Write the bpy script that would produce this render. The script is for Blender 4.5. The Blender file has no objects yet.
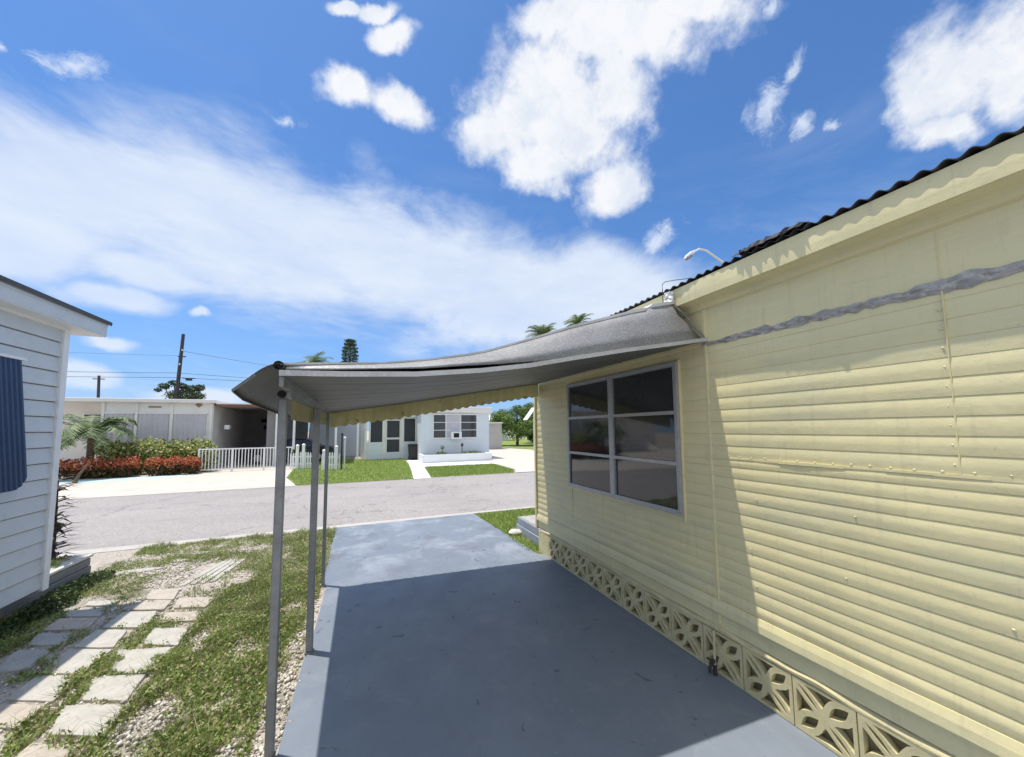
import bpy, bmesh, math, random
import numpy as np
from mathutils import Vector, Matrix
from mathutils.geometry import tessellate_polygon
random.seed(7); RNG=np.random.default_rng(7)
S=bpy.context.scene; COL=S.collection
PI=math.pi

# ---------------------------------------------------------------- materials
def node(nt,t,**kw):
    n=nt.nodes.new(t)
    for k,v in kw.items(): setattr(n,k,v)
    return n
def newmat(name):
    m=bpy.data.materials.new(name); m.use_nodes=True; nt=m.node_tree
    return m,nt,nt.nodes['Principled BSDF'],nt.links.new
def coords(nt,scale=(1,1,1)):
    tc=node(nt,'ShaderNodeTexCoord'); mp=node(nt,'ShaderNodeMapping'); mp.inputs['Scale'].default_value=scale
    nt.links.new(tc.outputs['Object'],mp.inputs['Vector']); return mp.outputs['Vector']
def noise(nt,vec,scale,detail=5,rough=.6,dist=0):
    n=node(nt,'ShaderNodeTexNoise'); n.inputs['Scale'].default_value=scale; n.inputs['Detail'].default_value=detail
    n.inputs['Roughness'].default_value=rough; n.inputs['Distortion'].default_value=dist
    nt.links.new(vec,n.inputs['Vector']); return n.outputs['Fac']
def ramp(nt,fac,stops,interp='LINEAR'):
    r=node(nt,'ShaderNodeValToRGB'); r.color_ramp.interpolation=interp; e=r.color_ramp.elements
    while len(e)>1: e.remove(e[-1])
    e[0].position=stops[0][0]; e[0].color=(*stops[0][1],1)
    for p,c in stops[1:]:
        x=e.new(p); x.color=(*c,1)
    nt.links.new(fac,r.inputs['Fac']); return r.outputs['Color']
def mixc(nt,fac,a,b,mode='MIX'):
    m=node(nt,'ShaderNodeMix'); m.data_type='RGBA'; m.blend_type=mode
    for s,v in ((0,fac),(6,a),(7,b)):
        if isinstance(v,(int,float)): m.inputs[s].default_value=v
        elif isinstance(v,tuple): m.inputs[s].default_value=(*v,1)
        else: nt.links.new(v,m.inputs[s])
    return m.outputs[2]
def bump(nt,b,h,strength=.3,dist=.01,prev=None):
    n=node(nt,'ShaderNodeBump'); n.inputs['Strength'].default_value=strength; n.inputs['Distance'].default_value=dist
    nt.links.new(h,n.inputs['Height'])
    if prev is not None: nt.links.new(prev,n.inputs['Normal'])
    nt.links.new(n.outputs['Normal'],b.inputs['Normal']); return n.outputs['Normal']
def g(c,k): return tuple(min(1,x*k) for x in c)
def simple(name,c,rough=.6,metal=0,var=.15,scale=6,bmp=.1,bs=60,dirt=None,dirtamt=.5,spec=.5,stretch=(1,1,1)):
    m,nt,b,L=newmat(name); v=coords(nt,stretch)
    n1=noise(nt,v,scale)
    col=ramp(nt,n1,[(.3,g(c,1-var)),(.7,g(c,1+var*.6))])
    if dirt:
        n2=noise(nt,v,scale*2.3,8,.7,.4)
        f=ramp(nt,n2,[(.52,(0,0,0)),(.72,(dirtamt,)*3)])
        col=mixc(nt,f,col,dirt)
    L(col,b.inputs['Base Color']); b.inputs['Roughness'].default_value=rough; b.inputs['Metallic'].default_value=metal
    b.inputs['Specular IOR Level'].default_value=spec
    if bmp: bump(nt,b,noise(nt,v,bs,4),bmp,.004)
    return m
M={}
M['yellow']=(lambda:None)
def yellow_paint():
    m,nt,b,L=newmat('yellow_paint'); v=coords(nt)
    c=(.785,.70,.40)
    col=ramp(nt,noise(nt,v,1.3,4),[(.3,g(c,.93)),(.7,g(c,1.04))])
    v2=coords(nt,(1,.35,2.2))
    grime=ramp(nt,noise(nt,v2,3.1,8,.72,.5),[(.50,(0,0,0)),(.74,(.5,.5,.5))])
    col=mixc(nt,grime,col,(.53,.49,.33))
    st=ramp(nt,noise(nt,coords(nt,(1,9,.7)),2.2,7,.7,.2),[(.54,(0,0,0)),(.70,(.35,.35,.35))])
    col=mixc(nt,st,col,(.50,.44,.29))
    fl=ramp(nt,noise(nt,v,34,6,.75),[(.60,(0,0,0)),(.70,(.4,.4,.4))])
    col=mixc(nt,fl,col,(.45,.41,.30))
    green=ramp(nt,noise(nt,v2,1.7,6,.6,.3),[(.50,(0,0,0)),(.72,(.5,.5,.5))])
    col=mixc(nt,green,col,(.52,.54,.38))
    L(col,b.inputs['Base Color']); b.inputs['Roughness'].default_value=.42
    h=bump(nt,b,noise(nt,v,160,3),.18,.002)
    bump(nt,b,noise(nt,coords(nt,(1,1,1)),7,4),.45,.010,h)
    return m
M['yellow']=yellow_paint()
def block_paint():
    m,nt,b,L=newmat('yellow_block_paint'); v=coords(nt)
    c=(.70,.62,.36)
    col=ramp(nt,noise(nt,v,9,6),[(.3,g(c,.82)),(.7,g(c,1.05))])
    f=ramp(nt,noise(nt,v,22,8,.7),[(.55,(0,0,0)),(.7,(.6,.6,.6))])
    col=mixc(nt,f,col,(.40,.37,.27))
    L(col,b.inputs['Base Color']); b.inputs['Roughness'].default_value=.8
    bump(nt,b,noise(nt,v,120,5,.7),.6,.004); return m
M['block']=block_paint()
def slab_paint():
    m,nt,b,L=newmat('slab_paint'); v=coords(nt)
    c=(.20,.235,.29)
    col=ramp(nt,noise(nt,v,.9,5,.55,.3),[(.28,g(c,.92)),(.72,g(c,1.05))])
    sx=node(nt,'ShaderNodeSeparateXYZ'); L(v,sx.inputs[0]); mr=node(nt,'ShaderNodeMapRange'); L(sx.outputs[1],mr.inputs[0]); mr.inputs[1].default_value=3.9; mr.inputs[2].default_value=5.4; mr.inputs[3].default_value=.15; far=mr.outputs[0]
    # worn chalky patches towards the street end
    f=ramp(nt,noise(nt,v,1.6,7,.65,.6),[(.48,(0,0,0)),(.66,(.7,.7,.7))])
    f=mixc(nt,far,(0,0,0),f)
    col=mixc(nt,f,col,(.40,.44,.50))
    f=ramp(nt,noise(nt,v,2.4,3,.5,.2),[(.54,(0,0,0)),(.70,(.6,.6,.6))])
    f=mixc(nt,far,(0,0,0),f)
    col=mixc(nt,f,col,(.14,.145,.165))
    f=ramp(nt,noise(nt,coords(nt,(2.6,.5,1)),2.2,8,.75,.3),[(.50,(0,0,0)),(.72,(.35,.35,.35))])
    col=mixc(nt,f,col,(.17,.18,.21))
    f=ramp(nt,noise(nt,v,4.5,10,.8,.5),[(.53,(0,0,0)),(.66,(.30,.30,.30))])
    col=mixc(nt,f,col,(.34,.36,.38))
    # small dark drips and pale chips
    f=ramp(nt,noise(nt,v,8,3,.5,.8),[(.67,(0,0,0)),(.71,(.75,.75,.75))])
    col=mixc(nt,f,col,(.09,.10,.13))
    f=ramp(nt,noise(nt,coords(nt,(1.3,.6,1)),24,4,.75),[(.70,(0,0,0)),(.73,(.8,.8,.8))])
    col=mixc(nt,f,col,(.55,.58,.62))
    L(col,b.inputs['Base Color'])
    r=ramp(nt,noise(nt,v,3,5),[(.3,(.45,.45,.45)),(.7,(.62,.62,.62))]); L(r,b.inputs['Roughness'])
    h=bump(nt,b,noise(nt,v,220,3,.7),.30,.003); bump(nt,b,noise(nt,v,7,4),.15,.01,h); return m
M['slab']=slab_paint()
def asphalt():
    m,nt,b,L=newmat('asphalt'); v=coords(nt)
    c=(.37,.345,.335)
    col=ramp(nt,noise(nt,v,.35,4),[(.3,g(c,.9)),(.7,g(c,1.08))])
    sp=ramp(nt,noise(nt,v,45,3,.9),[(.40,(.70,.70,.70)),(.6,(1.22,1.20,1.18))])
    col=mixc(nt,1.0,col,sp,'MULTIPLY')
    f=ramp(nt,noise(nt,coords(nt,(.25,2.2,1)),1.1,6,.6,.3),[(.55,(0,0,0)),(.72,(.35,.35,.35))])
    col=mixc(nt,f,col,(.215,.20,.205))
    vw=node(nt,'ShaderNodeVectorMath',operation='ADD'); wn=node(nt,'ShaderNodeTexNoise'); wn.inputs['Scale'].default_value=2.5; wn.inputs['Detail'].default_value=6; L(v,wn.inputs['Vector']); L(v,vw.inputs[0]); L(wn.outputs['Color'],vw.inputs[1])
    cr=node(nt,'ShaderNodeTexVoronoi'); cr.feature='DISTANCE_TO_EDGE'; cr.inputs['Scale'].default_value=.33; L(vw.outputs[0],cr.inputs['Vector'])
    ck=ramp(nt,cr.outputs['Distance'],[(0,(.55,.55,.55)),(.012,(0,0,0))]); col=mixc(nt,ck,col,(.13,.12,.12))
    f=ramp(nt,noise(nt,v,.55,3,.4,.2),[(.60,(0,0,0)),(.62,(.22,.22,.22))]); col=mixc(nt,f,col,(.24,.23,.235))
    L(col,b.inputs['Base Color']); b.inputs['Roughness'].default_value=.9
    bump(nt,b,noise(nt,v,90,3,.8),.5,.008); return m
M['asphalt']=asphalt()
def soil():
    m,nt,b,L=newmat('sandy_gravel'); v=coords(nt)
    c=(.46,.40,.34)
    vo=node(nt,'ShaderNodeTexVoronoi'); vo.inputs['Scale'].default_value=62; L(v,vo.inputs['Vector'])
    pc=ramp(nt,vo.outputs['Color'],[(.1,(.28,.23,.19)),(.45,(.48,.42,.36)),(.9,(.66,.61,.55))])
    col=mixc(nt,.75,ramp(nt,noise(nt,v,2.2,6),[(.3,g(c,.75)),(.7,g(c,1.15))]),pc)
    f=ramp(nt,noise(nt,v,1.4,7,.7),[(.5,(0,0,0)),(.62,(.75,.75,.75))])
    col=mixc(nt,f,col,(.12,.13,.06))
    L(col,b.inputs['Base Color']); b.inputs['Roughness'].default_value=.95
    bump(nt,b,vo.outputs['Distance'],.8,.012); return m
M['soil']=soil()
def lawn():
    m,nt,b,L=newmat('lawn_turf'); v=coords(nt)
    col=ramp(nt,noise(nt,v,2.5,8,.7),[(.3,(.17,.24,.05)),(.5,(.26,.35,.075)),(.7,(.34,.43,.11))])
    f=ramp(nt,noise(nt,v,30,4,.8),[(.35,(.55,.55,.5)),(.65,(1.25,1.2,1.1))])
    col=mixc(nt,1.0,col,f,'MULTIPLY')
    L(col,b.inputs['Base Color']); b.inputs['Roughness'].default_value=.9
    bump(nt,b,noise(nt,v,60,4,.8),1,.05); return m
M['lawn']=lawn()
def leaf(name,stops,trans=.25,rough=.55):
    m,nt,b,L=newmat(name)
    ge=node(nt,'ShaderNodeNewGeometry'); col=ramp(nt,ge.outputs['Random Per Island'],stops)
    v=coords(nt); n=ramp(nt,noise(nt,v,1.1 if 'tree' in name else 3.3,4),[(.3,(.72,.72,.72)),(.7,(1.2,1.2,1.15))])
    col=mixc(nt,1.0,col,n,'MULTIPLY')
    L(col,b.inputs['Base Color']); b.inputs['Roughness'].default_value=rough
    t=node(nt,'ShaderNodeBsdfTranslucent'); L(col,t.inputs['Color'])
    mx=node(nt,'ShaderNodeMixShader'); mx.inputs[0].default_value=trans
    L(b.outputs[0],mx.inputs[1]); L(t.outputs[0],mx.inputs[2]); L(mx.outputs[0],nt.nodes['Material Output'].inputs[0]); return m
M['weed']=leaf('weed_leaf',[(0,(.10,.15,.035)),(.3,(.20,.29,.06)),(.58,(.32,.41,.11)),(.76,(.46,.49,.18)),(.86,(.50,.40,.25)),(1,(.64,.54,.40))])
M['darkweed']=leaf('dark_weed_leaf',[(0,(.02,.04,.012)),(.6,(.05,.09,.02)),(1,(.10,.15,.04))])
M['grassb']=leaf('lawn_blade_leaf',[(0,(.16,.24,.04)),(.5,(.29,.40,.08)),(1,(.44,.52,.16))])
M['tree_g']=leaf('tree_leaf_green',[(0,(.05,.10,.02)),(.5,(.14,.24,.05)),(1,(.32,.42,.12))])
M['tree_d']=leaf('tree_leaf_dark',[(0,(.02,.04,.015)),(.6,(.05,.085,.03)),(1,(.11,.16,.05))],.15)
M['hedge_g']=leaf('hedge_leaf_green',[(0,(.05,.09,.02)),(.35,(.17,.24,.05)),(.62,(.52,.54,.17)),(1,(.80,.78,.40))])
M['hedge_r']=leaf('hedge_leaf_red',[(0,(.12,.09,.03)),(.25,(.42,.10,.05)),(.6,(.68,.15,.08)),(.85,(.78,.28,.14)),(1,(.5,.38,.14))])
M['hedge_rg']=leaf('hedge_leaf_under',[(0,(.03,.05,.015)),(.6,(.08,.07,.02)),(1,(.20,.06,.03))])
M['spiky']=leaf('spiky_leaf',[(0,(.05,.03,.03)),(.6,(.12,.05,.05)),(1,(.10,.12,.05))])
M['palm']=leaf('palm_leaf',[(0,(.07,.12,.05)),(.6,(.17,.24,.10)),(1,(.32,.36,.18))])
M['bark']=simple('bark',(.14,.10,.07),.9,0,.35,18,.8,40)
M['white_siding']=simple('white_vinyl_siding',(.60,.625,.65),.45,0,.06,3,.1,60,(.38,.40,.40),.3)
M['white_trim']=simple('white_trim_paint',(.82,.82,.82),.5,0,.06,4,.08,60,(.45,.44,.40),.25)
M['white_wall']=simple('white_house_paint',(.76,.735,.705),.7,0,.06,1,.1,40,(.52,.49,.45),.3)
M['grey_shutter']=simple('grey_shutter_metal',(.50,.49,.53),.5,0,.08,2,.05,40,(.38,.37,.40),.4)
M['blue_wall']=simple('pale_blue_wall_paint',(.66,.72,.78),.65,0,.06,1,.05,40)
M['awn_blue']=simple('navy_shutter_paint',(.018,.040,.105),.4,0,.12,6,.05,60,(.05,.09,.2),.3)
M['alu']=simple('aluminium_frame',(.42,.43,.445),.42,.45,.1,14,.1,90,(.35,.35,.34),.5)
M['galv']=simple('galvanised_post',(.29,.30,.31),.50,.5,.2,9,.15,120,(.17,.17,.17),.6)
M['glass']=simple('window_glass',(.030,.032,.036),.045,0,.3,2,.02,3,spec=.8)
M['screen']=simple('insect_screen',(.03,.035,.045),.5,0,.3,30,0)
M['void']=simple('dark_void',(.012,.012,.012),.9,0,.2,3,0)
M['conc']=simple('bare_concrete',(.60,.545,.475),.9,0,.1,1.2,.4,60,(.45,.40,.34),.5)
M['paver']=simple('paver_concrete',(.53,.505,.45),.9,0,.18,8,.9,60,(.30,.27,.22),.9)
M['paver_r']=simple('paver_concrete_pinkish',(.53,.465,.395),.9,0,.2,8,.9,60,(.30,.26,.20),.9)
M['paver_old']=simple('paver_concrete_grey',(.46,.44,.41),.9,0,.2,6,.5,90,(.22,.21,.18),.8)
M['pebble']=leaf('pebble_stone',[(0,(.34,.27,.21)),(.4,(.60,.55,.48)),(.8,(.76,.72,.66)),(1,(.84,.82,.78))],0,.85)
M['cyan_conc']=simple('pale_blue_painted_concrete',(.50,.66,.68),.8,0,.1,1.2,.3,60,(.55,.55,.50),.4)
M['white_conc']=simple('white_painted_concrete',(.78,.79,.80),.8,0,.05,1.5,.2,60)
M['kerb']=simple('kerb_concrete',(.52,.49,.45),.9,0,.14,3,.4,80,(.30,.28,.25),.6)
M['sealant']=simple('grey_sealant',(.40,.38,.365),.85,0,.4,14,.9,45,(.66,.63,.57),1.0)
M['tin']=simple('weathered_tin',(.055,.055,.06),.7,.2,.35,9,.4,40,(.17,.16,.16),.7)
M['wall_grey_block']=simple('timber_look_block',(.30,.275,.25),.9,0,.2,8,.5,50,(.16,.14,.12),.7,stretch=(1,.3,3))
M['block_cap']=simple('pale_block_cap',(.66,.63,.56),.9,0,.1,8,.4,60,(.4,.37,.32),.5)
M['roof_dark']=simple('dark_roof_edge',(.09,.09,.095),.85,0,.2,8,.4,60)
M['redbrown']=simple('redbrown_fascia',(.20,.09,.06),.7,0,.2,3,.1,40)
M['black_plastic']=simple('black_plastic',(.015,.017,.02),.45,0,.2,3,.05,40)
M['car']=simple('car_paint_dark',(.02,.028,.05),.2,.3,.1,2,0)
M['rubber']=simple('rubber',(.015,.015,.015),.8,0,.1,4,0)
M['pole']=simple('utility_pole_wood',(.06,.055,.055),.9,0,.2,3,.3,20,stretch=(1,1,.2))
M['wire']=simple('wire',(.04,.04,.045),.6,0,.05,3,0)
M['lampw']=simple('lamp_white_metal',(.75,.76,.78),.4,.1,.05,3,0)
M['grey_paint']=simple('step_grey_paint',(.30,.33,.39),.7,0,.12,5,.3,60,(.5,.5,.52),.5)
M['white_block']=simple('step_white_top',(.72,.72,.70),.85,0,.1,6,.4,60,(.45,.44,.42),.5)
M['stone']=simple('pale_stone',(.66,.62,.55),.9,0,.15,20,.7,40)
M['shed']=simple('shed_beige',(.45,.43,.41),.8,0,.08,2,.1,30)
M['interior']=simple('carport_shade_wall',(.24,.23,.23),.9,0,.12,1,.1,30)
M['plank']=simple('brown_plank',(.28,.2,.14),.8,0,.2,4,.2,30)
def galv_sheet(name,base,white,amt,thr,ns=55):
    m,nt,b,L=newmat(name); v=coords(nt)
    col=ramp(nt,noise(nt,v,3.5,6,.6,.3),[(.3,g(base,.82)),(.7,g(base,1.12))])
    f=ramp(nt,noise(nt,v,ns,5,.75),[(thr,(0,0,0)),(thr+.07,(amt,)*3)])
    col=mixc(nt,f,col,white)
    f=ramp(nt,noise(nt,coords(nt,(.6,2,2)),6,6,.7),[(.56,(0,0,0)),(.72,(.45,.45,.45))])
    col=mixc(nt,f,col,g(base,.6))
    L(col,b.inputs['Base Color']); b.inputs['Roughness'].default_value=.55; b.inputs['Metallic'].default_value=.25
    bump(nt,b,noise(nt,v,55,5,.75),.4,.002); return m
M['panel']=galv_sheet('pitted_white_panel',(.25,.248,.25),(.46,.455,.45),.8,.53,110)
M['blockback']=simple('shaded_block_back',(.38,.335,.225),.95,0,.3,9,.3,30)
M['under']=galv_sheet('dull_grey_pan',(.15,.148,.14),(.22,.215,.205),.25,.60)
M['lip']=galv_sheet('pale_lip_sheet',(.60,.60,.60),(.74,.74,.73),.5,.52)
M['bright']=galv_sheet('bright_white_sheet',(.72,.73,.74),(.8,.8,.8),.3,.6)
def valance_mat():
    m,nt,b,L=newmat('faded_yellow_valance'); v=coords(nt)
    col=ramp(nt,noise(nt,v,2.5,6,.6,.3),[(.3,(.55,.50,.28)),(.7,(.70,.65,.41))])
    f=ramp(nt,noise(nt,v,5,5,.7),[(.6,(0,0,0)),(.72,(.8,.8,.8))]); col=mixc(nt,f,col,(.10,.10,.05))
    L(col,b.inputs['Base Color']); b.inputs['Roughness'].default_value=.6
    t=node(nt,'ShaderNodeBsdfTranslucent'); L(col,t.inputs['Color'])
    mx=node(nt,'ShaderNodeMixShader'); mx.inputs[0].default_value=.45
    L(b.outputs[0],mx.inputs[1]); L(t.outputs[0],mx.inputs[2]); L(mx.outputs[0],nt.nodes['Material Output'].inputs[0]); return m
M['valance']=valance_mat()

# ---------------------------------------------------------------- builders
class MB:
    def __init__(s): s.v=[]; s.f=[]
    def add(s,vs,fs):
        o=len(s.v); s.v+= [tuple(p) for p in vs]; s.f+=[tuple(i+o for i in f) for f in fs]; return s
    def box(s,x0,x1,y0,y1,z0,z1):
        if x0>x1:x0,x1=x1,x0
        if y0>y1:y0,y1=y1,y0
        if z0>z1:z0,z1=z1,z0
        v=[(x0,y0,z0),(x1,y0,z0),(x1,y1,z0),(x0,y1,z0),(x0,y0,z1),(x1,y0,z1),(x1,y1,z1),(x0,y1,z1)]
        return s.add(v,[(3,2,1,0),(4,5,6,7),(0,1,5,4),(1,2,6,5),(2,3,7,6),(3,0,4,7)])
    def prism(s,poly,z0,z1):
        n=len(poly); a=sum(poly[i][0]*poly[(i+1)%n][1]-poly[(i+1)%n][0]*poly[i][1] for i in range(n))
        if a<0: poly=poly[::-1]
        v=[(x,y,z0) for x,y in poly]+[(x,y,z1) for x,y in poly]
        f=[tuple(range(n-1,-1,-1)),tuple(range(n,2*n))]+[(i,(i+1)%n,n+(i+1)%n,n+i) for i in range(n)]
        return s.add(v,f)
    def tube(s,pts,r,n=8,caps=True,r2=None):
        pts=[Vector(p) for p in pts]; m=len(pts); rings=[]
        up=Vector((0,0,1))
        for i,p in enumerate(pts):
            d=(pts[min(i+1,m-1)]-pts[max(i-1,0)]).normalized()
            a=d.cross(up) if abs(d.z)<.95 else d.cross(Vector((1,0,0))); a.normalize(); b=a.cross(d)
            rr=r if r2 is None else r+(r2-r)*i/(m-1)
            if isinstance(r,(list,tuple)): rr=r[i]
            rings.append([tuple(p+a*math.cos(2*PI*k/n)*rr+b*math.sin(2*PI*k/n)*rr) for k in range(n)])
        v=[q for rg in rings for q in rg]; f=[]
        for i in range(m-1):
            for k in range(n): f.append((i*n+k,i*n+(k+1)%n,(i+1)*n+(k+1)%n,(i+1)*n+k))
        if caps: f+= [tuple(range(n-1,-1,-1)),tuple((m-1)*n+k for k in range(n))]
        return s.add(v,f)
    def grid(s,P):   # P[i][j] points
        a=len(P); b=len(P[0]); v=[p for r in P for p in r]
        return s.add(v,[(i*b+j,(i+1)*b+j,(i+1)*b+j+1,i*b+j+1) for i in range(a-1) for j in range(b-1)])
    def sheet(s,P,off):  # grid with thickness
        a=len(P); b=len(P[0]); Q=[[tuple(Vector(p)+Vector(off)) for p in r] for r in P]
        o=len(s.v); s.grid(P); o2=len(s.v); s.grid(Q)
        rim=[(i,0) for i in range(a)]+[(a-1,j) for j in range(1,b)]+[(i,b-1) for i in range(a-2,-1,-1)]+[(0,j) for j in range(b-2,0,-1)]
        for k in range(len(rim)):
            i,j=rim[k]; i2,j2=rim[(k+1)%len(rim)]
            s.f.append((o+i*b+j,o+i2*b+j2,o2+i2*b+j2,o2+i*b+j))
        return s
    def build(s,name,mat,parent=None,loc=(0,0,0),smooth=False,bevel=0):
        me=bpy.data.meshes.new(name); w=Vector(loc); p=parent
        base=Vector((0,0,0)); q=parent
        while q is not None: base+=Vector(q.location); q=q.parent
        off=base+w
        me.from_pydata([tuple(Vector(v)-off) for v in s.v],[],s.f)
        me.materials.append(M[mat] if isinstance(mat,str) else mat)
        if smooth: me.polygons.foreach_set('use_smooth',[True]*len(me.polygons))
        me.update()
        bm=bmesh.new(); bm.from_mesh(me); bmesh.ops.recalc_face_normals(bm,faces=bm.faces); bm.to_mesh(me); bm.free()
        o=bpy.data.objects.new(name,me); o.location=w; COL.objects.link(o)
        if parent is not None: o.parent=parent
        if bevel:
            md=o.modifiers.new('bevel','BEVEL'); md.width=bevel; md.segments=2; md.limit_method='ANGLE'
        return o
def tag(o,label,cat,group=None,kind=None):
    if label: o['label']=label
    if cat: o['category']=cat
    if group: o['group']=group
    if kind: o['kind']=kind
    return o
def thing(name,label,cat,loc=(0,0,0),group=None):
    o=bpy.data.objects.new(name,None); o.location=loc; o.empty_display_size=.2; COL.objects.link(o)
    return tag(o,label,cat,group)
def struct(o,label,cat): return tag(o,label,cat,kind='structure')
def fastmesh(name,V,F,mat,parent=None,flat=True):
    me=bpy.data.meshes.new(name); V=np.asarray(V,dtype=np.float32); F=np.asarray(F,dtype=np.int32)
    if parent is not None:
        q=parent; base=np.zeros(3)
        while q is not None: base+=np.array(q.location); q=q.parent
        V=V-base.astype(np.float32)
    k=F.shape[1]
    me.vertices.add(len(V)); me.vertices.foreach_set('co',V.ravel())
    me.loops.add(F.size); me.loops.foreach_set('vertex_index',F.ravel())
    me.polygons.add(len(F)); me.polygons.foreach_set('loop_start',np.arange(0,F.size,k,dtype=np.int32)); me.polygons.foreach_set('loop_total',np.full(len(F),k,dtype=np.int32))
    me.materials.append(M[mat] if isinstance(mat,str) else mat); me.update(calc_edges=True); me.validate()
    o=bpy.data.objects.new(name,me); COL.objects.link(o)
    if parent is not None: o.parent=parent
    return o
def leaves(C,size,up=.3,aspect=.5,tri=False):
    """C: n x 3 centres -> diamond leaves with random orientation"""
    n=len(C); d=RNG.normal(size=(n,3)); d[:,2]=np.abs(d[:,2])*up+.05 if up<1 else d[:,2]; d/=np.linalg.norm(d,axis=1)[:,None]
    e=RNG.normal(size=(n,3)); e-=d*(e*d).sum(1)[:,None]; e/=np.linalg.norm(e,axis=1)[:,None]
    s=(size*(.6+.8*RNG.random(n)))[:,None]; w=s*aspect*.5
    a=C-d*s*.5; b=C+e*w; c=C+d*s*.5; f=C-e*w
    V=np.stack([a,b,c,f],1).reshape(-1,3); F=np.arange(4*n).reshape(n,4); return V,F
def cloud_pts(clumps,n):
    """clumps: (cx,cy,cz,rx,ry,rz) -> points biased to the shells"""
    vol=np.array([c[3]*c[4]*c[5] for c in clumps])**.66; vol/=vol.sum(); idx=RNG.choice(len(clumps),n,p=vol)
    A=np.array(clumps)[idx]; d=RNG.normal(size=(n,3)); d/=np.linalg.norm(d,axis=1)[:,None]
    r=(1-.45*RNG.random(n)**1.5)[:,None]*(1+.12*RNG.normal(size=n))[:,None]
    return A[:,:3]+d*r*A[:,3:]
def fbm(x,y,s,seed=0):
    r=np.zeros_like(x); a=1; 
    g_=np.random.default_rng(seed)
    for o in range(4):
        for k in range(4):
            t=g_.random()*6.28; ph=g_.random()*6.28
            r+=a*np.sin((x*math.cos(t)+y*math.sin(t))*s*(1.9**o)*(1+.3*g_.random())+ph)*.35
        a*=.6
    return r
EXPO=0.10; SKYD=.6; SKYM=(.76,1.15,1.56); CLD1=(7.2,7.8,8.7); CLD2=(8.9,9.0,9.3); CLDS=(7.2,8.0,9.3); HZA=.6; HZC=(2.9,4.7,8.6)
BLOBS=[
 ('c', (4.82, -2.66, -0.1), (2.04, 5.16, -6.07)) ,
 ('c', (8.28, -5.83, 3.32), (10.11, 9.94, -14.89)) ,
 ('c', (8.22, -8.58, 2.43), (8.53, 8.16, -17.89)) ,
 ('c', (10.18, -7.91, -0.39), (3.43, 8.66, -9.52)) ,
 ('c', (8.78, -4.38, -0.15), (3.44, 8.77, -12.38)) ,
 ('c', (4.77, -3.91, -0.2), (4.82, 12.13, -11.0)) ,
 ('c', (7.83, -9.12, -0.53), (10.68, 26.81, -22.94)) ,
 ('c', (10.45, -5.94, -0.23), (9.71, 24.39, -21.42)) ,
 ('c', (17.62, 3.93, -3.33), (1.25, 21.65, -23.69)) ,
 ('c', (15.09, 5.65, -7.62), (-7.82, 17.36, -18.35)) ,
 ('c', (19.49, -5.12, 3.54), (21.19, 35.83, -33.43)) ,
 ('c', (22.4, -0.64, 0.42), (19.14, 48.07, -41.34)) ,
 ('c', (43.89, 2.11, 1.07), (23.59, 59.24, -50.68)) ,
 ('c', (4.72, -15.47, -1.08), (3.82, 9.63, -9.86)) ,
 ('c', (4.78, -19.37, -1.37), (3.61, 9.09, -9.19)) ,
 ('c', (12.07, -26.02, -5.45), (3.7, 16.34, -13.52)) ,
 ('c', (6.05, -22.74, 0.9), (11.67, 15.1, -29.27)) ,
 ('w', (24.4, -26.42, -10.28), (2.46, 18.25, -15.24)) ,
 ('w', (34.33, -60.3, -3.87), (16.29, 41.28, -50.2)) ,
 ('w', (37.29, -73.92, -4.85), (20.97, 53.14, -64.85)) ,
 ('w', (52.16, -33.87, -37.07), (-0.13, 33.32, -19.18)) ,
 ('w', (28.14, 18.54, -3.14), (-0.39, 27.97, -37.38)) ,
 ('w', (85.6, 53.59, 5.86), (27.18, 68.42, -65.64)) ,
 ('w', (24.82, -38.71, -2.43), (24.99, 62.75, -53.68)) ,
 ('w', (11.44, -17.67, 8.84), (19.33, 1.43, -30.15)) ,
 ('w', (37.74, 10.42, -3.92), (6.58, 46.98, -59.18)) ,
 ('s', (3.62, 2.21, -0.2), (-0.03, 4.03, -8.04)) ,
 ('s', (2.13, 0.54, -0.36), (-0.58, 2.69, -5.85)) ,
 ('s', (2.05, -0.46, -0.43), (-0.44, 2.74, -6.32)) ,
 ('s', (3.24, -2.45, -0.12), (1.13, 2.99, -8.88)) ,
 ('s', (7.19, 4.35, 0.48), (2.31, 5.98, -11.98)) ,
 ('s', (10.8, 5.1, 0.19), (1.96, 10.72, -35.4)) ,
 ('s', (21.79, 10.33, 1.24), (5.77, 16.1, -76.52)) ,
 ('s', (49.45, 15.9, 2.24), (10.8, 28.89, -94.7)) ,
 ('s', (18.19, 9.36, 1.09), (1.7, 5.25, -42.91)) ,
 ('s', (12.41, 3.99, 0.56), (1.28, 4.34, -47.49)) ,
 ('s', (8.99, 4.22, -0.93), (-3.09, 7.64, -25.44)) ,
]
# ---------------------------------------------------------------- camera
R=[[0.926206,-0.020740,-0.376447],[-0.376901,-0.075865,-0.923142],[-0.009413,0.996902,-0.078084]]
cam=bpy.data.cameras.new('camera'); co=bpy.data.objects.new('camera',cam); COL.objects.link(co)
mw=Matrix(R).to_4x4(); mw.translation=(0,0,1.7); co.matrix_world=mw
cam.sensor_fit='HORIZONTAL'; cam.sensor_width=36; cam.lens=365/1024*36; cam.shift_y=21.5/1024; cam.clip_start=.05; cam.clip_end=3000
S.camera=co
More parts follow.
